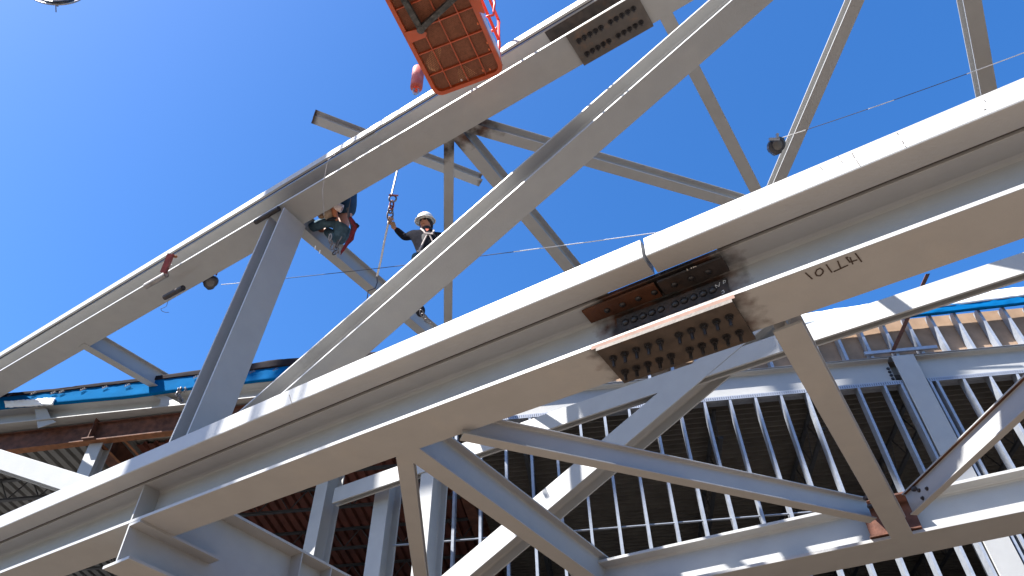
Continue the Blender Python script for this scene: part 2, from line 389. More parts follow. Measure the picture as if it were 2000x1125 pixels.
A, B, T, LS = splice(1, 'splice_plate', 'dark brown bolted plate under the lower chord', M['plate_dark'], (1165, 681), (1430, 585), 0.03, 0.43, (0.115, 0.30), 5, M['bolt'], 0.07, 0.05, 0.06, 0.023)
wl0, wl1 = atD(1066, 92.3, D0-.21), atD(1262, -25, D0-.21)
for (pr_, m_) in (([(-.193, .06), (-.188, .06), (-.188, DP2-.06), (-.193, DP2-.06)], 'scale'), ([(-.17, DP2-.046), (-.01, DP2-.046), (-.01, DP2-.037), (-.17, DP2-.037)], 'scale')):
    bm = bmesh.new(); extrude(bm, pr_, [wl0, wl1], wC2, vC2)
    tag(mesh_obj('web_plate', bm, M[m_], truss), 'unpainted black and brown steel inside the upper splice')
splice(2, 'splice_plate', 'grey-brown bolted plate under the upper chord', M['plate'], (1105, 69), (1243, -13), 0.03, 0.43, (0.12, 0.31), 5, M['bolt'], 0.10, 0.05, 0.05, 0.024)
# inner plates and bolt heads on the web and under the top flange
def innerplate(x0, x1, s0, s1, v0, v1, m_, label):
    bm = bmesh.new()
    extrude(bm, [(s0, v0), (s1, v0), (s1, v1), (s0, v1)], [A+T*x0-wC1*BF/2, A+T*x1-wC1*BF/2], wC1, vC1)
    return tag(mesh_obj('web_plate', bm, m_, truss), label)
wp = innerplate(0.10, LS-0.04, 0.0155, 0.034, 0.055, 0.37, M['scale'], 'black bolted plate on the chord web at the splice')
for row in (0.10, 0.20, 0.30):
    for i in range(10):
        x = 0.17 + (LS-0.36)/9*i + (0.04 if i >= 5 else 0)
        bm = bmesh.new(); hexbolt(bm, A+T*x-wC1*(BF/2-0.034)+vC1*row, wC1, 0.03, 0.024, dome=True)
        mesh_obj('bolt', bm, M['bolt'], wp, True)
for (xa, xb) in ((-0.10, LS*0.50-0.012), (LS*0.50+0.012, LS+0.0)):
    bm = bmesh.new()
    extrude(bm, [(0.05, DP-.058), (0.20, DP-.058), (0.20, DP-.038), (0.05, DP-.038)], [A+T*xa-wC1*BF/2, A+T*xb-wC1*BF/2], wC1, vC1)
    fp = mesh_obj('flange_plate', bm, M['rust_dark'] if xa < 0 else M['scale'], truss)
    for i in range(5):
        x = xa + (0.17 if xa < 0 else 0.10) + 0.128*i
        if x > xb-0.03: break
        bm = bmesh.new(); hexbolt(bm, A+T*x-wC1*(BF/2-0.12)+vC1*(DP-.058), -vC1, 0.025, 0.018, dome=True)
        mesh_obj('bolt', bm, M['bolt'], fp, True)
# rusty edge strip on the bottom flange at the splice
bm = bmesh.new()
extrude(bm, [(0.0005, 0.003), (0.0035, 0.003), (0.0035, 0.034), (0.0005, 0.034)], [A-T*0.04, B+T*0.02], wC1, vC1)
mesh_obj('flange_edge', bm, M['rust_pink'], truss)

# ---- handwriting on the chord
def strokes(name, lines, origin, ex, ey, width, m_, parent, lift):
    """lines: polylines in letter units"""
    bm = bmesh.new(); nrm = ex.cross(ey).normalized()
    if nrm.dot(EYE-origin) < 0: nrm = -nrm
    for ln in lines:
        for (x0, y0), (x1, y1) in zip(ln, ln[1:]):
            p = origin+ex*x0+ey*y0+nrm*lift; q = origin+ex*x1+ey*y1+nrm*lift
            d = (q-p).normalized(); s = d.cross(nrm)*width/2; e = d*width*.3
            prism(bm, [p-s-e, q-s+e, q+s+e, p+s-e], nrm*0.0012)
    return mesh_obj(name, bm, m_, parent)
def circ(cx, cy, rx, ry, k=12, a0=0, a1=360):
    return [(cx+rx*math.cos(R(a0+(a1-a0)*i/k)), cy+ry*math.sin(R(a0+(a1-a0)*i/k))) for i in range(k+1)]
# 14T101 reads upside down from below, right to left in the picture
def under(px):      # pixel -> point on the lower chord's underside
    nn = (c1[5]-c1[4]).normalized().cross(wC1).normalized(); r = ray(*px); p0 = c1[4]
    k = (p0-EYE).dot(nn)/r.dot(nn); return EYE+r*k
def pxlines(L): return [[under(p) for p in l] for l in L]
def strokes3(name, L, nrm, width, m_, parent, lift=0.0015):
    bm = bmesh.new()
    if nrm.dot(EYE-L[0][0]) < 0: nrm = -nrm
    for ln in L:
        for p, q in zip(ln, ln[1:]):
            d = (q-p).normalized(); s = d.cross(nrm)*width/2; e = d*width*.3
            prism(bm, [p-s-e+nrm*lift, q-s+e+nrm*lift, q+s+e+nrm*lift, p+s-e+nrm*lift], nrm*0.0012)
    return mesh_obj(name, bm, m_, parent)
zz = lambda x, y: (1300+x*0.3555, 370+y*0.3555)
wr = [[zz(768, 457), zz(805, 490)],
      [zz(*p) for p in ((862, 440), (848, 431), (830, 440), (822, 458), (830, 472), (848, 473), (862, 460), (866, 447), (858, 436))],
      [zz(882, 412), zz(912, 453)],
      [zz(925, 450), zz(1000, 415)], [zz(962, 434), zz(945, 392)],
      [zz(990, 372), zz(1012, 398), zz(1050, 386)], [zz(1012, 372), zz(1028, 408)], [zz(1000, 372), zz(990, 372)],
      [zz(1042, 350), zz(1076, 395)]]
tag(strokes3('handwriting', pxlines(wr), vC1, 0.0085, M['marker'], truss, 0.003), 'black handwritten 14T101, upside down')
# chalk NP on the web plates
def onweb(px, s): 
    r = ray(*px); p0 = c1[3]-wC1*(BF/2-s); k = (p0-EYE).dot(wC1)/r.dot(wC1); return EYE+r*k
yy = lambda x, y: (1080+x*0.2488, 480+y*0.2488)
def onflange(px):
    r = ray(*px); p0 = A+vC1*(DP-.0585); k = (p0-EYE).dot(vC1)/r.dot(vC1); return EYE+r*k
NP1 = [[yy(1050, 180), yy(1062, 220), ], [yy(1050, 180), yy(1085, 215)], [yy(1085, 215), yy(1085, 168)], [yy(1108, 200), yy(1100, 165), yy(1122, 158), yy(1135, 175), yy(1112, 190)]]
tag(strokes3('chalk_mark', [[onflange(p) for p in l] for l in NP1], vC1, 0.006, M['chalk'], truss, 0.004), 'white chalk NP on the black splice')
NP2 = [[yy(1275, 310), yy(1285, 332)], [yy(1275, 310), yy(1305, 322)], [yy(1305, 322), yy(1310, 290)], [yy(1340, 300), yy(1338, 275), yy(1356, 276), yy(1352, 292), yy(1340, 296)], [yy(1325, 360), yy(1340, 350), yy(1348, 370), yy(1330, 380)]]
tag(strokes3('chalk_mark', [[onweb(p, 0.0345) for p in l] for l in NP2], wC1, 0.0035, M['chalk'], truss, 0.003), 'faint chalk NP beside the web bolts')

# layout ticks on the white tube
def ontube(px):
    r = ray(*px); p0 = c1[3]+wC1*(0.44-BF/2); k = (p0-EYE).dot(wC1)/r.dot(wC1); return EYE+r*k
tz = lambda x, y: (1300+x*0.3555, y*0.3555)
tk = [[tz(1022, 838), tz(1038, 868)], [tz(1048, 882), tz(1068, 912)], [tz(1270, 728), tz(1278, 742)], [tz(1300, 775), tz(1308, 790)], [tz(1314, 800), tz(1320, 808)],
      [tz(848, 915), tz(862, 934)], [tz(948, 858), tz(954, 866)], [tz(966, 884), tz(970, 893)], [tz(1752, 552), tz(1756, 558)], [tz(1750, 605), tz(1760, 600)],
      [zz(372, 70), zz(385, 92)], [zz(388, 62), zz(402, 80)], [zz(408, 105), zz(420, 130)], [(1083, 547), (1083, 566)], [(565, 771), (571, 790)]]
tag(strokes3('layout_mark', [[ontube(p) for p in l] for l in tk], wC1, 0.0035, M['marker'], truss), 'thin dark layout ticks on the white tube')

# ---- stiffener at the girder and the girder that hangs below
ug = atD(252, 1027, D0-BF/2).dot(U)
pu = c1_at(ug)
bm = bmesh.new()
prism(bm, [pu-wC1*.003+vC1*.037, pu-wC1*.003+vC1*(DP-.037), pu-wC1*(BF/2-.016)+vC1*(DP-.037), pu-wC1*(BF/2-.016)+vC1*.037], U*0.02)
mesh_obj('stiffener', bm, M['paint'], truss)
girder = thing('cross_girder', 'deep grey girder with web stiffeners running away below the long chord at bottom left', 'steel beam')
Zb1 = pu.z; Zbot = atD(226, 1091, D0-BF/2).z-0.03
r_ = ray(462, 1009); nn_ = U; k_ = ((ug-0.19)-EYE.dot(U))/r_.dot(U); Zt = (EYE+r_*k_).z
def gp(D, uo, Z): return N*D+U*(ug+uo)+ZUP*Z
Dn, Df = D0-BF/2, 12.0
bm = bmesh.new()
prism(bm, [gp(Dn, -.01, Zbot), gp(Dn, -.01, Zb1-.006), gp(D0+BF/2+.004, -.01, Zb1-.006), gp(D0+BF/2+.004, -.01, Zt), gp(Df, -.01, Zt), gp(Df, -.01, Zbot)], U*0.02)
mesh_obj('web', bm, M['paint'], girder)
bm = bmesh.new(); extrude(bm, [(-.19+.004, 0), (.19-.004, 0), (.19, .006), (.19, .03), (-.19, .03), (-.19, .006)], [gp(Dn, 0, Zbot-.03), gp(Df, 0, Zbot-.03)], -U, ZUP)
mesh_obj('flange', bm, M['paint'], girder)
bm = bmesh.new(); extrude(bm, [(-.19, 0), (.19, 0), (.19, .03), (-.19, .03)], [gp(D0+BF/2+.004, 0, Zt), gp(Df, 0, Zt)], -U, ZUP)
mesh_obj('flange', bm, M['paint'], girder)
bm = bmesh.new(); prism(bm, [gp(Dn+.0, -.0105, Zb1-.034), gp(Dn, -.16, Zb1-.034), gp(Dn+1.0, -.16, Zb1-.034), gp(Dn+1.0, -.0105, Zb1-.034)], ZUP*0.027)
mesh_obj('flange_stub', bm, M['paint'], girder)
for q in ((590, 1082), (647, 1108)):
    r_ = ray(*q); k_ = ((ug-0.185)-EYE.dot(U))/r_.dot(U); Ds = (EYE+r_*k_).dot(N)
    bm = bmesh.new(); prism(bm, [gp(Ds, -.0105, Zbot+.001), gp(Ds, -.185, Zbot+.001), gp(Ds, -.185, Zt-.001), gp(Ds, -.0105, Zt-.001)], N*0.016)
    mesh_obj('stiffener', bm, M['paint'], girder)

# ================================================================== BRACES (top-level beams)
def brace(name, a, b, Z, d, bf, label, tf=0.016, tw=0.010, ends=(0, 0), wdir=None, group=None, m_=None, Zb=None):
    p0 = atZ(*a, Z); p1 = atZ(*b, Zb if Zb is not None else Z)
    o = ibeam(name, [p0, p1], d, bf, tf, tw, m_ or M['paint'], None, wdir, ends=ends)
    return tag(o, label, 'steel beam', group)
M['paint_stained'] = paint('primer_with_scorched_ends', [(N*4.28, N, 0.10, 0.16)])
GT, GB = 'level bracing beams behind the upper chord', 'level bracing beams behind the lower chord'
brace('brace_beam', (1041, 275), (1300, 350), 9.8, 0.20, 0.15, 'long thin brace running right from under the upper chord to the white tube, darkest at its upper left end', ends=(1.1, 2.2), group=GT, m_=M['paint_stained'])
brace('brace_beam', (907, 262), (1128, 530), 9.8, 0.30, 0.17, 'brace slanting down right from the upper chord beside the thin upright one, behind the big diagonal', ends=(0.05, 1.6), group=GT, m_=M['paint_stained'])
brace('brace_beam', (586, 440), (835, 650), 9.8, 0.33, 0.15, 'brace slanting down right from the post head, the one the crouching worker sits over', ends=(0.05, 1.4), group=GT)
brace('brace_beam', (170, 674), (366, 787), 9.85, 0.33, 0.14, 'brace slanting down right from the left end of the upper chord to the building edge', ends=(0.05, 0.0), group=GT)
brace('brace_beam', (1318, 34), (1487, 368), 9.8, 0.10, 0.15, 'thin tan brace from the upper chord end down to the white tube, left of the black reel', ends=(0.3, 1.2), group=GT)
brace('brace_beam', (1510, 359), (1663, 0), 9.8, 0.15, 0.15, 'slanting brace with a bright white edge that the black lifeline reel hangs on', tf=0.02, ends=(1.3, 1.6), group=GT)
brace('brace_beam', (1881, 0), (1917, 187), 9.8, 0.22, 0.18, 'thick brace with a white edge near the top right corner', tf=0.026, ends=(2.4, 1.4), group=GT)
brace('brace_beam', (887, 272), (883, 635), 9.8, 0.06, 0.13, 'narrow tan member dropping straight down behind the standing worker', ends=(0.0, 1.2), group=GT, m_=M['paint_stained'])
brace('brace_beam', (821, 878), (1144, 1112), 5.31, 0.37, 0.18, 'heavy brace slanting down right from the lower chord to the bottom edge, in front of the white diagonal', tf=0.02, ends=(0.05, 1.0), group=GB)
b3 = brace('brace_beam', (911, 848), (1716, 1013), 5.2, 0.22, 0.105, 'long shallow brace running right from the lower chord to the rusty node plates', tf=0.014, ends=(0.02, -0.02), group=GB)
brace('brace_beam', (1571, 637), (1784, 1044), 5.105, 0.20, 0.20, 'wide tan brace dropping from the lower chord to the rusty node plates', tf=0.02, ends=(0.05, 0.0), group=GB)
brace('brace_beam', (806, 890), (834, 1125), 5.335, 0.14, 0.145, 'tan upright-looking brace between the white posts and the heavy brace', tf=0.016, ends=(0.15, 1.0), group=GB)
b5 = brace('brace_beam', (1790, 995), (2000, 801), 5.13, 0.22, 0.075, 'brace climbing from the rusty node plates to the right edge, brown streak under its top flange', tf=0.014, ends=(0.1, 1.6), group=GB)

p0, p1 = atZ(1790, 995, 5.13), atZ(2000, 801, 5.13); t_, w_, v_ = frame(p0, p1)
bm = bmesh.new(); extrude(bm, [(-.036, .2015), (-.004, .2015), (-.004, .2055), (-.036, .2055)], [p0-t_*.08, p1+t_*1.5], w_, v_); mesh_obj('rust_streak', bm, M['rust_dark'], b5)
for (x_, y_) in ((.10, .14), (.10, .06), (.20, .10)):
    bm = bmesh.new(); hexbolt(bm, p0+t_*x_+v_*y_-w_*(.0375-.006), w_, .014, .012); mesh_obj('bolt', bm, M['scale'], b5)
# hoisted loose beam
p0 = atZ(613, 225, 12.0); p1 = atZ(943, 351, 12.0)
M['paint_e5'] = paint('primer_with_rusty_ends', [(p0, (p1-p0).normalized(), 0.06, 0.05), (p1, (p1-p0).normalized(), 0.02, 0.06)])
o = ibeam('hoisted_beam', [p0, p1], 0.17, 0.16, 0.012, 0.008, M['paint_e5'], None, None)
tag(o, 'short loose beam with rusty ends seen above and behind the upper chord', 'steel beam')

# ================================================================== REAR TRUSS
DR_ = 7.6
rear = thing('roof_truss', 'rear steel truss with a sunlit white diagonal and posts, behind the nearest truss', 'truss')
# bottom chord through the node
p0 = atZ(1387, 1125, 5.15); p1 = atZ(2000, 999, 5.15)
rc = ibeam('chord', [p0, p1], 0.47, 0.48, 0.034, 0.022, M['paint'], rear, None, ends=(1.6, 3.0), bt=0.32)
tag(rc, 'chord at bottom right carrying the rusty node')
def wface(name, pts, h, dep, tf=0.022, tw=0.016, parent=None, lbl=None, m_=None, up_=1):
    """I member whose outer flange faces the camera side; pts on that face's lower edge, h = face height, dep = depth away"""
    t = (pts[-1]-pts[0]).normalized(); n_ = (N - t*N.dot(t)).normalized(); v = t.cross(n_)
    if v.z < 0: v = -v
    if up_ < 0: v = -v
    bm = bmesh.new(); prof = wprof(dep, h, tf, tw)
    extrude(bm, prof, [p + v*h/2 for p in pts], v, n_)
    o = mesh_obj(name, bm, m_ or M['paint'], parent or rear)
    if lbl: tag(o, lbl)
    return o
pts = [atD(x, y, DR_) for x, y in ((648, 983), (1128, 819), (1591, 665), (2000, 533))]
t_ = (pts[-1]-pts[-2]).normalized(); pts[-1] = pts[-1]+t_*3
wface('chord', pts, 0.265, 0.13, 0.03, lbl='upper chord of the rear truss, sunlit white with shadows across it')
pa, pb_ = atD(917, 1125, DR_-.006), atD(1478, 651, DR_-.006); t_ = (pb_-pa).normalized()
wface('diagonal', [pa-t_*2.0, pb_+t_*0.45], 0.295, 0.32, lbl='white diagonal climbing to the bolted splice')
def post(pxt, pxb, wd, dep, off=0.0, lbl=None):
    a = atD(*pxt, DR_+off); b = atD(*pxb, DR_+off)
    x = (a.dot(U)+b.dot(U))/2
    bm = bmesh.new(); prof = wprof(dep, wd, 0.022, 0.014)
    pa_ = U*(a.dot(U)+wd/2+(a.dot(U)-b.dot(U))*.2)+N*(DR_+off)+ZUP*(a.z+0.4); pb2 = U*(b.dot(U)+wd/2)+N*(DR_+off)+ZUP*(b.z-1.5)
    extrude(bm, prof, [pa_, pb2], U, N)
    tag(mesh_obj('post', bm, M['paint'], rear), lbl)
post((640, 942), (608, 1080), 0.26, 0.34, -0.02, 'leftmost of the three posts, half sunlit')
post((760, 960), (735, 1125), 0.30, 0.30, 0.30, 'middle post in blue shade')
post((846, 928), (823, 1125), 0.24, 0.36, 0.02, 'right post, brightly sunlit')
# far-left sunlit diagonal
pa, pb_ = atz(0, 917, 10.0), atz(124, 958, 9.4); t_ = (pb_-pa).normalized()
wface('diagonal', [pa-t_*1.5, pb_+t_*1.6], 0.24, 0.34, lbl='broad sunlit member at the far left')

# rusty node plates
nodeZ = 5.15
nc = atZ(1735, 1050, 5.19)
node = thing('node_plates', 'dark rusty connection plates where four braces meet on the rear chord, lower right', 'steel plates')
bm = bmesh.new()
tc = (p1-p0).normalized()                     # along the rear chord, toward the right
nf = Vector((tc.y, -tc.x, 0)); nf = nf if nf.dot(EYE-nc) > 0 else -nf
cn = atZ(1757, 1050, 5.155)
zl, zh = 0.0365, 0.385
box(bm, cn+nf*(-.10)+ZUP*0.21, tc, nf, ZUP, 0.24, 0.012, (zh-zl)/2)
mesh_obj('gusset', bm, M['rust'], node)
bm = bmesh.new(); box(bm, cn+nf*(-.02)+ZUP*0.392+tc*0.03, tc, nf, ZUP, 0.23, 0.12, 0.009); mesh_obj('top_plate', bm, M['rust'], node)
bm = bmesh.new(); box(bm, cn+nf*(-.02)-tc*0.02+ZUP*0.045, tc, nf, ZUP, 0.24, 0.07, 0.007); mesh_obj('base_plate', bm, M['rust'], node)
for (q, s_) in (((1692, 975), -1), ((1700, 991), -1), ((1786, 957), 1), ((1793, 978), 1)):
    bm = bmesh.new()
    pz = atZ(q[0], q[1], 5.30)
    ax_ = (EYE-pz); ax_.z = 0; ax_.normalize()
    hexbolt(bm, pz+ax_*0.02, ax_, 0.02, 0.015, 0.012)
    mesh_obj('bolt', bm, M['scale'], node)

# ================================================================== BUILDING
bld = thing('stadium_building', 'unfinished building behind the trusses with metal studs, blue membrane edge and open roof deck', 'building')
BL, BR = atZ(1010, 815, 9.2), atZ(1983, 727, 9.2)
TB = (BR-BL); TB.z = 0; TB.normalize(); NB = Vector((-TB.y, TB.x, 0)); NB = NB if NB.y > 0 else -NB
DB = BL.dot(NB)
def bp(a, b, Z): return TB*a + NB*(DB+b) + ZUP*Z           # building frame: along, inward, up
def onb(x, y, b=0.0):
    P = hit(x, y, NB, DB+b); return P.dot(TB), P.z
def bbox(bm, a0, a1, b0, b1, z0, z1):
    box(bm, bp((a0+a1)/2, (b0+b1)/2, (z0+z1)/2), TB, NB, ZUP, (a1-a0)/2, (b1-b0)/2, (z1-z0)/2)
aL = onb(893, 1100)[0]; aR = 10.5
acol0, acol1 = onb(1737, 693)[0], onb(1780, 688)[0]
# girder along the head of the wall
for (x0, x1) in ((aL-0.3, acol0-0.03), (acol1+0.03, aR)):
    bm = bmesh.new(); extrude(bm, wprof(0.50, 0.22, 0.022, 0.014), [bp(x0, 0.12, 9.24), bp(x1, 0.12, 9.24)], -NB, ZUP)
    mesh_obj('girder', bm, M['paint'], bld)
for zq in (9.30, 9.37, 9.44, 9.51, 9.58):
    bm = bmesh.new()
    hexbolt(bm, bp(acol0-0.07, 0.112, zq), -NB, 0.022, 0.015)
    mesh_obj('bolt', bm, M['bolt'], bld)
# column in the wall
bm = bmesh.new(); extrude(bm, wprof(0.34, acol1-acol0-.01, 0.03, 0.02), [bp((acol0+acol1)/2, -0.04, 5.0), bp((acol0+acol1)/2, -0.04, 9.72)], TB, NB)
mesh_obj('column', bm, M['paint'], bld)
# head track with slots
for (x0, x1) in ((aL-0.2, acol0-0.005), (acol1+0.02, aR)):
    bm = bmesh.new()
    bbox(bm, x0, x1, -0.012, -0.009, 9.165, 9.235); bbox(bm, x0, x1, -0.009, 0.15, 9.226, 9.235); bbox(bm, x0, x1, 0.15, 0.153, 9.165, 9.235)
    x = x0+0.03
    mesh_obj('head_track', bm, M['galv'], bld)
    bm = bmesh.new()
    while x < x1:
        bbox(bm, x, x+0.012, -0.0135, -0.0125, 9.178, 9.222); x += 0.036
    tag(mesh_obj('track_slots', bm, M['wire_dark'], bld), kind='stuff')
def stud(a, z0, z1, dep=0.15, face=0.041, side=1, name='stud'):
    bm = bmesh.new(); t = 0.002; s = side
    pr = [(0, 0), (face*s, 0), (face*s, 0.012), ((face-t*1)*s, 0.012), ((face-t)*s, t), (t*s, t), (t*s, dep-t), ((face-t)*s, dep-t), ((face-t)*s, dep-.012), (face*s, dep-.012), (face*s, dep), (0, dep)]
    extrude(bm, pr, [bp(a, -0.008, z0), bp(a, -0.008, z1)], TB, NB)
    mesh_obj(name, bm, M['galv'], bld)
a = onb(1327, 804)[0]
sp = (onb(1572, 765)[0]-a)/5
k = math.floor((aL-a)/sp)
pos = []
x = a + sp*k
while x < aR:
    if not (acol0-0.08 < x < acol1+0.12): pos.append(x)
    x += sp
pos += [acol0-0.055, acol1+0.03, ]
for x in pos: stud(x, 5.2, 9.225)
# bridging channel through the studs
bm = bmesh.new(); bbox(bm, aL-1.0, acol0-.1, 0.05, 0.09, 7.115, 7.128); mesh_obj('bridging_channel', bm, M['galv'], bld)
# upper stud wall, sheathing, blue edge
x = a + sp*k
i = 0
while x < aR:
    if x > aL+0.5: stud(x+0.02, 9.745, 10.60, 0.15, 0.05)
    x += sp; i += 1
bm = bmesh.new(); bbox(bm, aL, aR, 0.16, 0.18, 9.745, 10.66); mesh_obj('sheathing', bm, M['ply'], bld)
bm = bmesh.new(); bbox(bm, aL, aR, -0.012, 0.155, 9.741, 9.744); mesh_obj('bottom_track', bm, M['galv'], bld)
for (x0, x1) in ((3.9, 5.0),):
    bm = bmesh.new(); bbox(bm, acol0-.4, acol1+.42, -0.05, -0.013, 9.80, 9.86); mesh_obj('header', bm, M['galv'], bld)
# membrane edge on the right: soft strip swept with small waves
def strip(name, pts_top, pts_bot, b0, thick, m_, wav=0.01, f=3.0, sub=60):
    bm = bmesh.new(); fr = []; bk = []
    for i in range(sub+1):
        q = i/sub*(len(pts_top)-1); j = min(int(q), len(pts_top)-2); r = q-j
        at = pts_top[j][0]*(1-r)+pts_top[j+1][0]*r; zt = pts_top[j][1]*(1-r)+pts_top[j+1][1]*r
        ab = pts_bot[j][0]*(1-r)+pts_bot[j+1][0]*r; zb = pts_bot[j][1]*(1-r)+pts_bot[j+1][1]*r
        row = []; rowb = []
        for k_ in range(7):
            s = k_/6; o_ = noise.noise(Vector((i*0.9*f/3, s*3, b0*7)))*wav*1.6
            zz_ = noise.noise(Vector((i*0.6, 3.3, b0)))*wav*.8
            row.append(bm.verts.new(bp(at*(1-s)+ab*s, b0+o_, zt*(1-s)+zb*s+zz_)))
            rowb.append(bm.verts.new(bp(at*(1-s)+ab*s, b0+thick+o_*.5, zt*(1-s)+zb*s+zz_)))
        fr.append(row); bk.append(rowb)
    for i in range(sub):
        for k_ in range(6):
            bm.faces.new((fr[i][k_], fr[i+1][k_], fr[i+1][k_+1], fr[i][k_+1])); bm.faces.new((bk[i][k_], bk[i][k_+1], bk[i+1][k_+1], bk[i+1][k_]))
        bm.faces.new((fr[i][0], bk[i][0], bk[i+1][0], fr[i+1][0])); bm.faces.new((fr[i][6], fr[i+1][6], bk[i+1][6], bk[i][6]))
    for i in (0, sub):
        for k_ in range(6): bm.faces.new((fr[i][k_], fr[i][k_+1], bk[i][k_+1], bk[i][k_]))
    return mesh_obj(name, bm, m_, bld, True)
def P_(L, b=0.0): return [onb(x, y, b) for x, y in L]
bb = -0.10
strip('blue_membrane', P_([(1200, 694), (1480, 641), (1826, 598), (2000, 575), (2300, 540)], bb), P_([(1200, 720), (1480, 665), (1780, 617), (2000, 592), (2300, 562)], bb), bb, 0.05, M['blue'], 0.008)
strip('white_membrane', P_([(1200, 670), (1480, 628), (1691, 594), (2000, 560), (2300, 520)], bb-.01), P_([(1200, 694), (1480, 645), (1826, 600), (2000, 577), (2300, 542)], bb-.01), bb-.01, 0.07, M['white_film'], 0.012)
# roof slab above everything inside
bm = bmesh.new(); bbox(bm, aL+.3, aR, 0.30, 16, 10.66, 10.78); bbox(bm, aL-14, aL+.3, -0.2, 16, 9.52, 9.64); mesh_obj('roof_slab', bm, M['concrete'], bld)
# decks: ribs parallel to the wall on the right, running inward in the middle and left
def deck(name, a0, a1, b0, b1, Z, along_wall, pitch, dep, m_, lbl=None):
    bm = bmesh.new(); prof = []
    L = (b1-b0) if along_wall else (a1-a0); x = 0.0
    while x < L:
        prof += [(x, 0), (x+pitch*.2, 0), (x+pitch*.26, dep), (x+pitch*.94, dep)] if along_wall else [(x, 0), (x+pitch*.55, 0), (x+pitch*.65, dep), (x+pitch*.9, dep)]
        x += pitch
    n_ = len(prof)
    lo, hi = [], []
    for (s, z) in prof:
        if along_wall: p, q = bp(a0, b0+s, Z+z), bp(a1, b0+s, Z+z)
        else: p, q = bp(a0+s, b0, Z+z), bp(a0+s, b1, Z+z)
        lo.append(bm.verts.new(p)); hi.append(bm.verts.new(q))
    for i in range(n_-1): bm.faces.new((lo[i], lo[i+1], hi[i+1], hi[i]))
    o = mesh_obj(name, bm, m_, bld)
    sm = o.modifiers.new('thick', 'SOLIDIFY'); sm.thickness = 0.004
    if lbl: tag(o, lbl)
    return o
aM = onb(868, 1000)[0]
deck('roof_deck', aM, aR, 0.18, 15, 9.42, True, 0.152, 0.10, M['deck_dark'], 'dark ribbed deck seen through the studs')
deck('roof_deck', aM-5.6, aM-0.02, 0.1, 15, 9.42, False, 0.20, 0.055, M['deck_red'], 'red primed deck')
deck('roof_deck', aM-15, aM-5.62, -0.35, 15, 9.42, False, 0.20, 0.055, M['deck_grey'], 'grey ribbed deck at the left')
def joist(p, q, h, m_=None, n_=None, sgn=1):
    """open-web bar joist hanging from p-q (top chord line)"""
    bm = bmesh.new(); t = (q-p).normalized(); L = (q-p).length; s = t.cross(ZUP)
    for z_ in (0.0, -h):
        box(bm, (p+q)/2+ZUP*(z_-.02), t, s, ZUP, L/2, 0.035, 0.02)
    k = n_ or int(L/0.6); 
    for i in range(k):
        x0, x1 = L*i/k, L*(i+.5)/k; x2 = L*(i+1)/k
        tube(bm, [p+t*x0-ZUP*0.02, p+t*x1-ZUP*(h+.01)], 0.012, 6); tube(bm, [p+t*x1-ZUP*(h+.01), p+t*x2-ZUP*0.02], 0.012, 6)
    return mesh_obj('joist', bm, m_ or M['joist'], bld)
for b_ in (0.8, 2.0, 3.6, 5.2, 6.8, 8.4, 10.0, 11.6):
    joist(bp(aM-14, b_, 9.415), bp(aM-0.05, b_, 9.415), 0.42)
for a_ in (-0.9, 2.35, 4.0, 5.6, 7.4):
    joist(bp(a_, 0.5, 9.36), bp(a_, 13, 9.36), 0.55, n_=18)
# rust girders running inward
def rustbeam(p, q, d, bf):
    bm = bmesh.new(); t = (q-p).normalized(); extrude(bm, wprof(d, bf, 0.022, 0.014), [p, q], t.cross(ZUP), ZUP)
    return mesh_obj('rusty_beam', bm, M['rust'], bld)
rustbeam(bp(aM-0.05, 0.25, 8.93), bp(aM+0.25, 14, 8.93), 0.45, 0.2)
# interior back wall and floor keep the inside dark
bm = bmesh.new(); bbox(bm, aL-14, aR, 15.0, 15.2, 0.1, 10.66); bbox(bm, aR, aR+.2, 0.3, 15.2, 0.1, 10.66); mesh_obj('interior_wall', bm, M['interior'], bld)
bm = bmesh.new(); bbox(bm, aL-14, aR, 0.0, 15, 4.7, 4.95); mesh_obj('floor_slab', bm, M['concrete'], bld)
# ---- left roof edge
q0_, q1_ = atZ(0, 828, 9.4), atZ(505, 775, 9.4)
te = (q1_-q0_).normalized()
eb = ibeam('edge_beam', [q0_-te*2.0, q1_+te*2.0], 0.31, 0.35, 0.02, 0.012, M['paint'], bld, None)
tag(eb, 'pale edge beam under the blue membrane')
def one(x, y, off=0.0):      # on the vertical plane of the left edge beam, off metres inward
    nn = Vector((-te.y, te.x, 0)); nn = nn if nn.y > 0 else -nn
    return hit(x, y, nn, q0_.dot(nn)+off), nn
NE = one(0, 0)[1]
# end plates on the edge beam
for (L_) in ([(74, 836), (67, 795), (75, 786), (92, 800), (100, 818), (110, 824)], [(300, 773), (304, 765), (316, 768), (352, 788), (350, 791), (311, 793), (314, 780)]):
    bm = bmesh.new(); prism(bm, [one(x, y, 0.03)[0] for x, y in L_], NE*0.012); mesh_obj('end_plate', bm, M['paint'], bld)
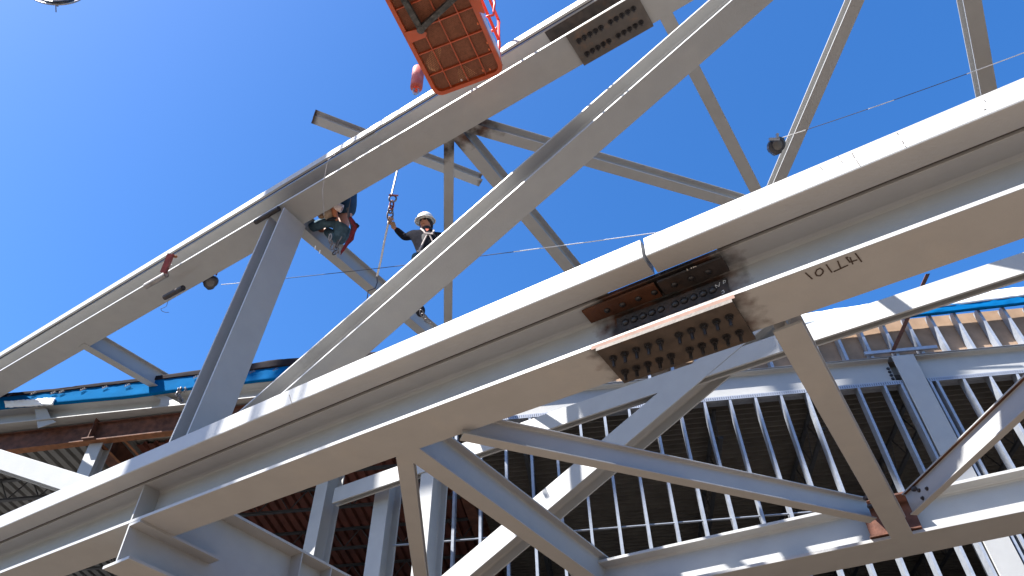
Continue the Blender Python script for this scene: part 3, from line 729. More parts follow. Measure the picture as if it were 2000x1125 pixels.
# rusty beams under it
e0, e1 = atZ(0, 880, 9.0), atZ(480, 824, 9.0); tt = (e1-e0).normalized()
ibeam('rusty_beam', [e0-tt*2, e1+tt*1.5], 0.36, 0.14, 0.02, 0.012, M['rust'], bld, None)
bm = bmesh.new(); extrude(bm, [(0, 0), (-.14, 0), (-.14, -.004), (0, -.004)], [e0-tt*2, e1+tt*1.5], -NE, ZUP); mesh_obj('flange_face', bm, M['rust_orange'], bld)
e0, e1 = atZ(208, 880, 9.0), atZ(300, 975, 9.0); tt = (e1-e0).normalized()
ibeam('rusty_beam', [e0-tt*.4, e1+tt*6], 0.45, 0.22, 0.02, 0.012, M['rust'], bld, None)
for sgn in (0.0, 0.42):
    bm = bmesh.new(); sd = tt.cross(ZUP); sd = sd if sd.x > 0 else -sd
    o_ = sd*sgn
    prism(bm, [e0+o_-tt*.2, e1+o_+tt*5, e1+o_+tt*5+sd*.05, e0+o_-tt*.2+sd*.05], ZUP*-.006); mesh_obj('flange_face', bm, M['rust_orange'], bld)
# left column
c_t = one(187, 835, 0.25)[0]; c_b = one(140, 924, 0.25)[0]
wd = 0.24
bm = bmesh.new(); extrude(bm, wprof(0.24, wd, 0.02, 0.012), [Vector((c_t.x+wd/2, c_t.y, c_t.z+0.1)), Vector((c_t.x+wd/2, c_t.y, 5.0))], te, NE)
mesh_obj('column', bm, M['paint'], bld)
# membrane along the left edge
def stripe(name, top, bot, off, thick, m_, wav=0.01, sub=70):
    global DB, NB, TB
    sv = (DB, NB, TB); NB = NE; TB = te; DB = q0_.dot(NE)
    L1 = P_(top, off); L2 = P_(bot, off); o = strip(name, L1, L2, off, thick, m_, wav, 4.0, sub)
    DB, NB, TB = sv
    return o
stripe('blue_membrane', [(-150, 787), (14, 772), (263, 744), (391, 730), (469, 723), (569, 706), (640, 700), (760, 692)], [(-150, 815), (14, 797), (263, 775), (391, 757), (469, 749), (569, 738), (640, 730), (760, 722)], -0.03, 0.04, M['blue'], 0.008)
stripe('black_membrane', [(-150, 783), (14, 768), (125, 757), (200, 747), (263, 740), (391, 722), (469, 714), (530, 703), (594, 698), (760, 685)], [(-150, 789), (14, 773), (125, 762), (200, 753), (263, 746), (391, 731), (469, 725), (530, 717), (594, 710), (760, 697)], -0.05, 0.05, M['black_film'], 0.005, 90)
stripe('white_patch', [(8, 783), (60, 780), (108, 777)], [(10, 795), (60, 793), (102, 790)], -0.06, 0.02, M['white_film'], 0.012, 30)
# printed scribbles on the blue membrane
bm = bmesh.new(); NE_ = NE
for (x, y) in ((22, 771), (66, 768), (105, 767), (121, 765), (163, 760), (206, 756), (250, 752), (384, 736), (494, 726), (540, 721)):
    for (dx, dy) in ((0, 0), (3.4, -1.5), (6.8, -3.0)):
        cp = one(x+dx-6, y+dy+1.6, -0.055)[0]
        ring = [cp + te*0.012*math.cos(a_) + ZUP*0.018*math.sin(a_) for a_ in [i*math.pi/4 for i in range(8)]]
        tube(bm, ring, 0.003, 4, closed=True)
    cp = one(x-7, y+4, -0.055)[0]; tube(bm, [cp, cp+te*0.05+ZUP*0.03, cp+te*.1+ZUP*.045], 0.0025, 4)
mesh_obj('printed_marks', bm, M['wire_dark'], bld)
# rusty strut above the wall column
bm = bmesh.new()
sa = hit(1742, 690, NB, DB-.02); sb = hit(1812, 535, NB, DB-.6)
box(bm, (sa+sb)/2, (sb-sa).normalized(), TB, (sb-sa).normalized().cross(TB).normalized(), (sb-sa).length/2, 0.035, 0.012)
tag(mesh_obj('strut', bm, M['rust']), 'thin dark brown flat strut rising behind the rear chord, right of centre', 'strut')
#SMALL#
# ================================================================== BOOM LIFT BASKET
lift = thing('lift_basket', 'orange boom lift basket seen from below, dark V bracket under its mesh floor', 'lift basket')
ZB = atz(866, 186, 8.7).z
K0, K1 = atZ(852, 191, ZB), atZ(990, 149, ZB); Kf = atZ(752, 0, ZB)
la = (Kf-K0); la.z = 0; la.normalize()            # along the basket, toward the top of the picture
lb = (K1-K0); lb.z = 0; LW = lb.length; lb = (lb - la*lb.dot(la)).normalized(); LL = 2.35
def lp(a, b, z=0.0): return K0 + la*a + lb*b + ZUP*z
def rrect(a0, a1, b0, b1, r, k=5):
    out = []
    for (ca, cb, s) in ((a0+r, b0+r, 180), (a1-r, b0+r, 270), (a1-r, b1-r, 0), (a0+r, b1-r, 90)):
        for i in range(k+1):
            q = R(s+90*i/k); out.append((ca+r*math.cos(q), cb+r*math.sin(q)))
    return out
bm = bmesh.new()
o1 = rrect(0, LL, 0, LW, 0.11); i1 = rrect(0.045, LL-.045, 0.045, LW-.045, 0.075)
vo = [bm.verts.new(lp(a, b, 0)) for a, b in o1]; vi = [bm.verts.new(lp(a, b, 0)) for a, b in i1]
to = [bm.verts.new(lp(a, b, 0.06)) for a, b in o1]; ti = [bm.verts.new(lp(a, b, 0.06)) for a, b in i1]
k = len(o1)
for i in range(k):
    j = (i+1) % k
    bm.faces.new((vo[i], vo[j], vi[j], vi[i])); bm.faces.new((to[i], ti[i], ti[j], to[j])); bm.faces.new((vo[i], to[i], to[j], vo[j])); bm.faces.new((vi[i], vi[j], ti[j], ti[i]))
mesh_obj('rim', bm, M['orange'], lift)
bm = bmesh.new()
for i in range(1, 4):
    b_ = LW*i/4; box(bm, lp(LL/2, b_, .02), la, lb, ZUP, LL/2-.05, 0.005, 0.012)
x = 0.27
while x < LL-.1:
    box(bm, lp(x, LW/2, .03), la, lb, ZUP, 0.006, LW/2-.05, 0.018); x += 0.275
mesh_obj('floor_ribs', bm, M['orange'], lift)
bm = bmesh.new(); q = -LW
while q < LL:
    for s in (1, -1):
        a_0, b_0 = (q, 0.0) if s > 0 else (q, LW); a_1, b_1 = (q+LW*1.6, LW) if s > 0 else (q+LW*1.6, 0.0)
        def cl(a, b, a2, b2, lim):
            f_ = (lim-a)/(a2-a); return lim, b+(b2-b)*f_
        if a_1 < 0.06 or a_0 > LL-.06: continue
        p0_, p1_ = (a_0, b_0), (a_1, b_1)
        if p0_[0] < 0.06: p0_ = cl(*p0_, *p1_, 0.06)
        if p1_[0] > LL-.06: p1_ = cl(*p0_, *p1_, LL-.06)
        A_, B_ = lp(*p0_, .052), lp(*p1_, .052); d_ = (B_-A_)
        if d_.length < .02: continue
        d_.normalize(); box(bm, (A_+B_)/2+ZUP*(0.002 if s > 0 else -0.002), d_, d_.cross(ZUP), ZUP, (B_-A_).length/2, 0.0035, 0.0018)
    q += 0.034
mesh_obj('mesh_floor', bm, M['mesh_floor'], lift)
bm = bmesh.new(); prism(bm, [lp(a, b, 0.072) for a, b in rrect(0.03, LL-.03, 0.03, LW-.03, 0.08)], ZUP*0.006)
mesh_obj('floor_board', bm, mat('worn_floor_board', (0.27, 0.12, 0.075), 0.8, 0, 7, 0.3, 0.3, 30, 0.2, (0.30, 0.16, 0.09), 0.5, 3), lift)
# scraps of cardboard on the mesh
for poly in ([(0.42, .07), (0.55, .22), (0.50, .30), (0.24, .14), (0.33, .06)], [(0.06, .30), (0.20, .36), (0.23, .44), (0.07, .55)], [(1.20, .05), (1.45, .05), (1.42, .2), (1.25, .17)]):
    bm = bmesh.new(); prism(bm, [lp(a, b, 0.064) for a, b in poly], ZUP*0.005)
    tag(mesh_obj('cardboard_scrap', bm, mat('cardboard', (0.75, 0.45, 0.24), 0.9, 0, 20, 0.15), None), {0: 'tan cardboard triangle showing through the left of the basket floor', 1: 'tan cardboard scrap showing through the lower end of the basket floor', 2: 'tan cardboard scrap showing through the basket floor at its upper left'}[[.42, .06, 1.2].index(poly[0][0])], 'cardboard')
# orange mounting plates and V bracket
for poly in (((789, 63), (812, 57), (834, 63), (832, 72), (802, 84)), ((920, 0), (937, -4), (948, 26), (930, 22))):
    bm = bmesh.new(); prism(bm, [atZ(x, y, ZB-.004) for x, y in poly], ZUP*-0.01); mesh_obj('mounting_plate', bm, M['orange'], lift)
apx = ((atZ(822, 56, ZB-.05)-K0).dot(la), (atZ(822, 56, ZB-.05)-K0).dot(lb))
for e in ((787, -5), (888, -5)):
    bm = bmesh.new(); A_, B_ = lp(*apx, -.05), atZ(*e, ZB-.05); d_ = (B_-A_).normalized(); B_ = B_+d_*.4
    box(bm, (A_+B_)/2, d_, d_.cross(ZUP), ZUP, (B_-A_).length/2, 0.030, 0.03)
    mesh_obj('bracket_arm', bm, M['dark_frame'], lift)
bm = bmesh.new(); tube(bm, [lp(*apx, -.085), lp(*apx, -.012)], 0.045, 10); mesh_obj('pivot', bm, M['dark_frame'], lift)
# toe boards and rails
bm = bmesh.new(); box(bm, lp(LL/2, LW-.012, .16), la, lb, ZUP, LL/2-.1, 0.006, 0.095); mesh_obj('toe_board', bm, M['pale_panel'], lift)
bm = bmesh.new(); box(bm, lp(LL/2, .012, .12), la, lb, ZUP, LL/2-.1, 0.006, 0.055); mesh_obj('toe_board', bm, M['orange'], lift)
for hz in (0.55, 1.08):
    bm = bmesh.new(); tube(bm, [lp(a, b, hz) for a, b in rrect(0.02, LL-.02, 0.02, LW-.02, 0.10)], 0.018, 8, closed=True); mesh_obj('rail', bm, M['red_rail'], lift, True)
for a_ in (0.12, 0.85, 1.6, LL-.12):
    for b_ in (0.02, LW-.02):
        bm = bmesh.new(); tube(bm, [lp(a_, b_, .06), lp(a_, b_, 1.08)], 0.017, 8); mesh_obj('rail_post', bm, M['red_rail'], lift, True)
bm = bmesh.new(); tube(bm, [lp(0.55, LW+.0, 0.3), lp(0.52, LW+.07, 0.34), lp(0.52, LW+.09, 0.6), lp(0.60, LW+.09, 0.95), lp(1.5, LW+.09, 1.0), lp(2.1, LW+.05, 1.0)], 0.014, 8); mesh_obj('grab_rail', bm, M['red_rail'], lift, True)
for (a_, b_) in ((0.075, 0.35), (0.08, .42), (0.09, 0.62), (0.075, .70), (0.30, LW-.07), (0.38, LW-.06), (0.62, LW-.07), (0.85, 0.33), (0.80, .42)):
    bm = bmesh.new(); ellipsoid(bm, lp(a_, b_, 0.045), la, lb, ZUP, 0.018, 0.012, 0.008, 7, 4); mesh_obj('debris', bm, M['orange_mark'] if b_ > .5 else M['white_roll'], lift)

# ================================================================== HOIST LINE
hb = thing('overhaul_weight', 'faded pink-red cylindrical crane weight hanging beside the basket', 'crane weight')
wt = atz(813, 172, 12.0); 
bm = bmesh.new(); tube(bm, [wt-ZUP*.0, wt+ZUP*0.02, wt+ZUP*.58, wt+ZUP*.6], 0.1, 20, rr=[0.088, 0.098, 0.098, 0.085]); mesh_obj('weight', bm, M['pink'], hb, True)
bm = bmesh.new(); tube(bm, [wt-ZUP*0.001, wt-ZUP*.012], 0.045, 12); mesh_obj('collar', bm, M['red_rail'], hb)
def chainlink(c, ax, sd, L, Wd, r):
    bm = bmesh.new(); pts = []
    for i in range(14):
        q = 2*math.pi*i/14; pts.append(c + ax*(math.sin(q)*L/2) + sd*(math.cos(q)*Wd/2))
    tube(bm, pts, r, 6, closed=True); return bm
hk = wt - ZUP*0.14
mesh_obj('swivel', chainlink(hk+ZUP*.05, ZUP, right, 0.20, 0.09, 0.014), M['galv'], hb, True)
crane_line = thing('crane_rope', 'thin steel rope with shackle and chain held by the standing worker', 'rope')
c_a = atz(808, 196, 11.9); c_b = atz(765, 380, 10.45)
bm = bmesh.new(); tube(bm, [c_a, c_a.lerp(c_b, .5)-ZUP*.01, c_b], 0.014, 6); mesh_obj('rope', bm, M['cable'], crane_line)
for (px, py, L_, W_, m_) in ((767, 388, .10, .10, 'cable'), (765, 400, .13, .05, 'maroon'), (763, 409, .12, .06, 'cable'), (762, 420, .16, .08, 'cable')):
    mesh_obj('chain_link', chainlink(atz(px, py, 10.42), (up+fwd*.4).normalized(), right, L_, W_, 0.013), M[m_], crane_line, True)
bm = bmesh.new(); pc = atz(768, 382, 10.42); tube(bm, [pc-right*.06+up*.01, pc+right*.07-up*.0], 0.013, 6); mesh_obj('shackle_pin', bm, M['maroon'], crane_line)
bm = bmesh.new(); tube(bm, [atz(x, y, z) for x, y, z in ((760, 428, 10.4), (757, 442, 10.4), (750, 475, 10.35), (744, 508, 10.3), (736, 540, 10.25))], 0.015, 6); mesh_obj('sling', bm, M['wire_light'], crane_line, True)
bm = bmesh.new(); tube(bm, [atz(x, y, z) for x, y, z in ((736, 540, 10.25), (737, 552, 10.22), (733, 563, 10.15), (719, 568, 10.1), (718, 578, 10.1), (716, 590, 10.1))], 0.008, 6); mesh_obj('sling_tail', bm, M['wire_dark'], crane_line, True)

# ================================================================== LIFELINES AND REELS
def wire(pts, cols, label, sag=0.0):
    """segments alternate colours so the line reads light and dark as in the picture"""
    root = thing('lifeline', label, 'wire')
    P3 = [Vector(p) for p in pts]; n_ = len(cols)
    for i in range(n_):
        A_ = P3[0].lerp(P3[-1], cols[i][0]); B_ = P3[0].lerp(P3[-1], cols[i][1]); C_ = A_.lerp(B_, .5)
        f_ = lambda t: -sag*4*t*(1-t)
        A_ = A_+ZUP*f_(cols[i][0]); B_ = B_+ZUP*f_(cols[i][1]); C_ = C_+ZUP*f_((cols[i][0]+cols[i][1])/2)
        bm = bmesh.new(); tube(bm, [A_, C_, B_], cols[i][3], 5); mesh_obj('wire', bm, M[cols[i][2]], root)
    return root
W0, W1_ = atz(432, 556, 11.5), atz(1300, 452, 8.6)
wire([W0, W1_], [(0, .14, 'wire_light', .006), (.14, .33, 'wire_dark', .005), (.33, .50, 'wire_dark', .005), (.50, .60, 'wire_light', .006), (.60, .72, 'wire_dark', .005), (.72, 1, 'wire_light', .006)], 'thin lifeline crossing behind the workers from the left reel', 0.05)
W0, W1_ = atz(1530, 268, 8.3), atz(2060, 80, 6.6)
wire([W0, W1_], [(0, .10, 'wire_light', .005), (.10, .36, 'wire_dark', .004), (.36, .46, 'wire_light', .005), (.46, .72, 'wire_dark', .004), (.72, 1, 'wire_light', .005)], 'thin lifeline rising from the right reel to the right edge', 0.03)
def reel(c, r, label, ax, cover, hang):
    root = thing('lifeline_reel', label, 'lifeline reel')
    a_ = ax.normalized(); b_ = a_.cross(ZUP).normalized(); c_ = a_.cross(b_)
    bm = bmesh.new()
    k = 18; prof = []
    for i in range(k):
        q = 2*math.pi*i/k; rr_ = r*(1+0.14*math.sin(q*2+.6)+(0.18 if 0.2 < (q/6.283) < .38 else 0)); prof.append((rr_*math.cos(q), rr_*1.12*math.sin(q)))
    for (h0, s0), (h1, s1) in (((-.45, .72), (-.3, 1)), ((-.3, 1), (.3, 1)), ((.3, 1), (.45, .72))):
        r0 = [bm.verts.new(c+a_*r*h0+b_*x*s0+c_*y*s0) for x, y in prof]; r1 = [bm.verts.new(c+a_*r*h1+b_*x*s1+c_*y*s1) for x, y in prof]
        for i in range(k): bm.faces.new((r0[i], r0[(i+1) % k], r1[(i+1) % k], r1[i]))
        if h0 == -.45: bm.faces.new(r0)
        if h1 == .45: bm.faces.new(list(reversed(r1)))
    bmesh.ops.remove_doubles(bm, verts=bm.verts, dist=1e-5)
    mesh_obj('housing', bm, M['reel'], root)
    bm = bmesh.new(); ellipsoid(bm, c+a_*r*.35, b_, c_, a_, r*.7, r*.75, r*.25, 12, 5, 0); mesh_obj('side_cover', bm, M[cover], root)
    bm = bmesh.new(); tube(bm, hang, 0.012, 6); mesh_obj('hanger', bm, M['reel'], root)
    return root, a_, b_, c_
rc_ = atz(412, 551, 11.3)
reel(rc_, 0.095, 'black lifeline reel hanging under the left part of the upper chord', (EYE-rc_)+U*3, 'reel_grey', [rc_+ZUP*.08, atz(405, 536, 11.35), atz(396, 528, 11.4)])
bm = bmesh.new(); tube(bm, [atz(x, y, 11.3) for x, y in ((422, 538), (425, 530), (428, 520))], .012, 6); tube(bm, [atz(x, y, 11.3) for x, y in ((394, 548), (400, 555), (403, 543), (396, 540))], .011, 6)
tag(mesh_obj('reel_strap', bm, M['maroon']), 'dark strap tying the left reel to the upper chord', 'strap')
rc_ = atz(1516, 284, 8.3)
rt, a_, b_, c_ = reel(rc_, 0.088, 'black lifeline reel clamped on the brace with the white edge at upper right', (EYE-rc_)-U*4, 'reel_grey', [rc_+ZUP*.06, rc_+ZUP*.1-U*.06, rc_-U*.1+ZUP*.06])
bm = bmesh.new(); box(bm, atz(1512, 272, 8.22), right, up, fwd, .055, .014, .02); box(bm, atz(1518, 266, 8.22), up, right, fwd, .03, .01, .02); mesh_obj('reel_bracket', bm, M['galv'], rt)

# ================================================================== BITS ON THE UPPER CHORD
def pipe(a, b, z0_, z1_, r, label, name='pipe', m_='tube_grey'):
    bm = bmesh.new(); P0, P1 = atz(*a, z0_), atz(*b, z1_); d_ = (P1-P0).normalized()
    tube(bm, [P0, P1], r, 12, caps=False); tube(bm, [P0+d_*.003, P1-d_*.003], r*.78, 12)
    return tag(mesh_obj(name, bm, M[m_], None), label, 'pipe')
def zc2(px, s=0.0, dv=0.0):          # view depth of the upper chord's near lower edge at a pixel
    p = atD(px[0], px[1], D0-BF2/2-s); return (p-EYE).dot(fwd)
pipe((285, 559), (325, 536), zc2((285, 559))-.06, zc2((325, 536))-.06, .045, 'grey pipe tied along the upper chord below the maroon angle')
pipe((499, 434), (545, 407), zc2((499, 434))-.06, zc2((545, 407))-.06, .036, 'dark pipe tied on the upper chord beside the post head', m_='scale')
pipe((322, 581), (358, 562), zc2((322, 560))+.25, zc2((358, 545))+.25, .04, 'brown pipe tied under the far edge of the upper chord', m_='scale')
bm = bmesh.new(); A_, B_ = atz(334, 496, zc2((335, 520))-.10), atz(319, 533, zc2((320, 540))-.10); d_ = (B_-A_).normalized(); s_ = d_.cross(fwd).normalized(); f_ = d_.cross(s_)
box(bm, (A_+B_)/2, d_, s_, f_, (B_-A_).length/2, .05, .005); box(bm, (A_+B_)/2+s_*.05-f_*.0+f_*.035, d_, s_, f_, (B_-A_).length/2, .005, .035)
ang = tag(mesh_obj('angle_bracket', bm, M['maroon']), 'short maroon steel angle standing across the upper chord', 'angle bracket')
bm = bmesh.new(); c_ = (A_+B_)/2; tube(bm, [c_-s_*.06-f_*.012, c_-f_*.012, c_+s_*.07-f_*.012], .005, 5); tube(bm, [c_-s_*.06-f_*.012+d_*.02, c_-f_*.012+d_*.01, c_+s_*.07-f_*.012], .005, 5); mesh_obj('tie_wire', bm, M['wire_light'], ang)
bm = bmesh.new(); ellipsoid(bm, atz(343, 501, zc2((345, 515))-.05), right, up, fwd, .03, .025, .02, 8, 5); mesh_obj('rust_lump', bm, M['rust_orange'], ang)
bm = bmesh.new(); zf = zc2((335, 590))+.3; tube(bm, [atz(x, y, zf) for x, y in ((329, 585), (327, 592), (325, 598), (320, 601), (314, 603))], .004, 5); tube(bm, [atz(x, y, zf) for x, y in ((314, 604), (317, 608), (323, 610), (330, 610))], .004, 5)
tag(mesh_obj('loose_wire', bm, M['wire_dark']), 'curled scrap of wire dangling below the brown pipe', 'wire')
bm = bmesh.new(); zf = zc2((640, 370))-.04; tube(bm, [atz(x, y, zf) for x, y in ((655, 302), (648, 306), (641, 312), (637, 330), (633, 352), (630, 372), (632, 400), (633, 420))], .005, 5)
tag(mesh_obj('hanging_wire', bm, M['tube_grey']), 'thin wire draped over the upper chord above the crouching worker', 'wire')
bm = bmesh.new(); tube(bm, [atz(x, y, 10.2) for x, y in ((685, 378), (685, 390), (681, 408), (679, 425))], .006, 5)
tag(mesh_obj('lanyard', bm, M['wire_dark']), 'dark lanyard dropping from the upper chord to the crouching worker', 'lanyard')

# ================================================================== CRANE FITTING AT TOP LEFT
cf = thing('crane_fitting', 'round grey fitting with a short stem, cut off by the top edge at left', 'crane fitting')
def el(rx, ry, q, cy_=-16): return atz(112+rx*math.cos(q), cy_+ry*math.sin(q), 25-1.2*math.sin(q))
for (rx_, ry_, r_, m_) in ((56, 25, .03, 'tube_grey'), (44, 21, .055, 'reel'), (36, 17, .04, 'pale_panel')):
    bm = bmesh.new(); tube(bm, [el(rx_, ry_, 2*math.pi*i/32) for i in range(32)], r_, 8, closed=True); mesh_obj('ring', bm, M[m_], cf, True)
bm = bmesh.new(); prism(bm, [el(34, 14, 2*math.pi*i/24) for i in range(24)], fwd*.05+up*.05); mesh_obj('disc', bm, M['reel_grey'], cf)
# added plates out of frame, only to shadow the post and both chords
def cast(pts, dist, name, thick=0.06):
    q = [p+sun_dir*dist for p in pts]; bm = bmesh.new()
    nn_ = (q[1]-q[0]).cross(q[2]-q[1]).normalized(); prism(bm, q, nn_*thick)
    for v_ in bm.verts:
        c_ = v_.co-EYE; d_ = c_.dot(fwd)
        if d_ > 0 and -20 < CX+F*c_.dot(right)/d_ < 2020 and CY-F*c_.dot(up)/d_ > -10: print('CASTER IN VIEW', name, CX+F*c_.dot(right)/d_, CY-F*c_.dot(up)/d_)
    return mesh_obj(name, bm, M['tube_grey'], cf)
DF_ = D0-0.44
sa_, sb_ = atD(235, 935, DF_), atD(398, 868, DF_); ta_, tb_ = atD(520, 382, D0-.22), atD(643, 312, D0-.22)
ex1, ex2 = (ta_-sa_), (tb_-sb_)
cast([sa_-ex1*.25, sb_-ex2*.25, tb_+ex2*.10, ta_+ex1*.10], 12.5, 'caster_panel')
for (x0, x1, y0, w1_, X0, X1, Y0) in ((412, 422, 850, 0, 665, 673, 300), (486, 496, 815, 0, 690, 700, 288), (505, 509, 808, 0, 715, 722, 272), (560, 566, 782, 0, 742, 750, 255), (583, 590, 772, 0, 775, 782, 240)):
    a_, b_, c_, d_ = atD(x0, y0, DF_), atD(x1, y0-4, DF_), atD(X1, Y0-3, D0-.22), atD(X0, Y0, D0-.22)
    cast([a_-(d_-a_)*.2, b_-(c_-b_)*.2, c_+(c_-b_)*.1, d_+(d_-a_)*.1], 12.5, 'caster_rail')
# added plates far up, unseen: soft shade on stud wall and rear truss
def onwall(L): return [hit(x, y, NB, DB) for x, y in L]
cast(onwall([(980, 1075), (990, 985), (1180, 915), (1400, 850), (1400, 925), (1180, 990)]), 24, 'far_caster_panel', .2)
cast(onwall([(1400, 850), (1600, 838), (1640, 900), (1400, 925)]), 24, 'far_caster_panel', .2)
cast(onwall([(1655, 690), (1860, 690), (1960, 900), (1800, 985), (1690, 860)]), 24, 'far_caster_panel', .2)
cast(onwall([(1480, 705), (1520, 700), (1560, 770), (1530, 775)]), 24, 'far_caster_panel', .2)
cast([atD(x, y, DR_) for x, y in ((1125, 800), (1340, 690), (1520, 620), (1540, 690), (1380, 800), (1240, 900), (1165, 885))], 22, 'far_caster_panel', .2)
cast([atD(x, y, DR_+.3) for x, y in ((718, 985), (778, 965), (762, 1150), (685, 1150))], 22, 'far_caster_panel', .2)
cast([atD(x, y, DR_) for x, y in ((796, 905), (856, 915), (850, 955), (796, 968))], 22, 'far_caster_panel', .2)
cast([atD(x, y, DR_) for x, y in ((592, 970), (650, 952), (645, 1008), (585, 1022))], 22, 'far_caster_panel', .2)
bm = bmesh.new(); prism(bm, [atz(104, -8, 24.6), atz(113, -8, 24.6), atz(112, 13, 24.6), atz(107, 10, 24.6)], fwd*.06); mesh_obj('lug', bm, M['tube_grey'], cf)
bm = bmesh.new(); tube(bm, [atz(109, 8, 24.5), atz(109.5, 24, 24.5)], .018, 6); mesh_obj('stem', bm, M['tube_grey'], cf)

# ================================================================== PEOPLE
def skin_fig(name, joints, edges, m_, parent, root=0, sub=2):
    me = bpy.data.meshes.new(name); me.from_pydata([tuple(j[0]) for j in joints], edges, []); me.update()
    o = bpy.data.objects.new(name, me); COL.objects.link(o); me.materials.append(m_)
    sk = o.modifiers.new('skin', 'SKIN'); sk.use_smooth_shade = True
    lay = me.skin_vertices[0].data if len(me.skin_vertices) else None
    if lay is None:
        me.attributes.new  # keep
    for i, j in enumerate(joints):
        r_ = j[1]; r_ = r_ if isinstance(r_, tuple) else (r_, r_)
        lay[i].radius = r_; lay[i].use_root = (i == root)
    ss = o.modifiers.new('sub', 'SUBSURF'); ss.levels = sub; ss.render_levels = sub
    if parent is not None: o.parent = parent
    return o
def mk_skin(me):
    import bmesh as _b
    b_ = _b.new(); b_.from_mesh(me); b_.verts.layers.skin.verify(); b_.to_mesh(me); b_.free()
_old = skin_fig
def skin_fig(name, joints, edges, m_, parent, root=0, sub=2):
    me = bpy.data.meshes.new(name); me.from_pydata([tuple(j[0]) for j in joints], edges, []); me.update(); mk_skin(me)
    o = bpy.data.objects.new(name, me); COL.objects.link(o); me.materials.append(m_)
    for i, j in enumerate(joints):
        r_ = j[1]; r_ = r_ if isinstance(r_, tuple) else (r_, r_)
        me.skin_vertices[0].data[i].radius = r_; me.skin_vertices[0].data[i].use_root = (i == root)
    sk = o.modifiers.new('skin', 'SKIN'); sk.use_smooth_shade = True
    ss = o.modifiers.new('sub', 'SUBSURF'); ss.levels = sub; ss.render_levels = sub
    if parent is not None: o.parent = parent
    return o
def limb(name, chain, m_, parent):       # chain of (point, radius)
    return skin_fig(name, chain, [(i, i+1) for i in range(len(chain)-1)], m_, parent)

# --- standing worker ---
w1 = thing('person', 'standing worker in white hard hat, dark hood and grey jacket reaching for the rope', 'person')
Hd = atz(831, 436, 10.4)                       # head centre
tow = (EYE-Hd); tow.z = 0; tow.normalize()     # horizontally toward the camera
lft = ZUP.cross(tow).normalized()              # to the right in the picture if positive
if lft.dot(right) < 0: lft = -lft
face = (tow*0.80 - lft*0.45 - ZUP*0.38).normalized()      # where he looks
fs = face.cross(ZUP).normalized(); fs = fs if fs.dot(right) > 0 else -fs; fu = fs.cross(face); fu = fu if fu.z > 0 else -fu
neck = Hd - ZUP*0.17 - tow*0.01 + lft*.03
chest = neck - ZUP*0.22 + lft*.02; pel = neck - ZUP*0.60 + lft*.05
shR = neck - ZUP*0.085 - lft*0.165 + tow*.02; shL = neck - ZUP*0.07 + lft*0.215
hand = atz(762, 437, 10.42); elb = atz(791, 464, 10.36)
wri = hand.lerp(elb, .22)
hipR, hipL = pel - lft*.10 - ZUP*.03, pel + lft*.10 - ZUP*.03
knR, knL = hipR - ZUP*.18 + tow*.30 - lft*.05, hipL - ZUP*.12 + tow*.26 + lft*.04
ftR, ftL = knR - ZUP*.20 - tow*.28, knL - ZUP*.20 - tow*.26
handL = shL - ZUP*.52 + tow*.12 + lft*.06; elbL = shL - ZUP*.27 + lft*.09 - tow*.03
J = [(pel, (.13, .11)), (chest, (.15, .11)), (neck, .055), (Hd-ZUP*.03, .085), (Hd+ZUP*.05, .08), (shR, .06), (elb, .042), (wri, .03), (shL, .06), (elbL, .042), (handL, .032),
     (hipR, .085), (knR, .055), (ftR, .042), (ftR+tow*.16-ZUP*.02, .035), (hipL, .085), (knL, .055), (ftL, .042), (ftL+tow*.16-ZUP*.02, .035)]
E_ = [(0, 1), (1, 2), (2, 3), (3, 4), (1, 5), (5, 6), (6, 7), (1, 8), (8, 9), (9, 10), (0, 11), (11, 12), (12, 13), (13, 14), (0, 15), (15, 16), (16, 17), (17, 18)]
skin_fig('body', J, E_, M['skin'], w1)
# clothes
JK = [(pel-ZUP*.02, (.16, .13)), (chest, (.19, .14)), (neck-ZUP*.05, .08), (shR, .078), (shR.lerp(elb, .5)-ZUP*.0, .066), (elb, .055), (elb.lerp(wri, .5), .048), (wri.lerp(elb, .12), .04), (shL, .08), (elbL, .062), (handL.lerp(elbL, .2), .045)]
skin_fig('jacket', JK, [(0, 1), (1, 2), (1, 3), (3, 4), (4, 5), (5, 6), (6, 7), (1, 8), (8, 9), (9, 10)], M['jacket'], w1)
VS = [(pel+ZUP*.03, (.165, .14)), (chest-ZUP*.03, (.20, .155)), (chest+ZUP*.10, (.16, .12))]
limb('vest', VS, M['vest'], w1)
limb('trousers', [(ftR+ZUP*.05, .06), (knR, .075), (hipR, .105), (pel-ZUP*.02, .12), (hipL, .105), (knL, .075), (ftL+ZUP*.05, .06)], M['jeans'], w1)
for f_ in (ftR, ftL): limb('boot', [(f_+ZUP*.04, .055), (f_-ZUP*.02, .055), (f_+tow*.09-ZUP*.035, .05), (f_+tow*.18-ZUP*.045, .04)], M['boot'], w1)
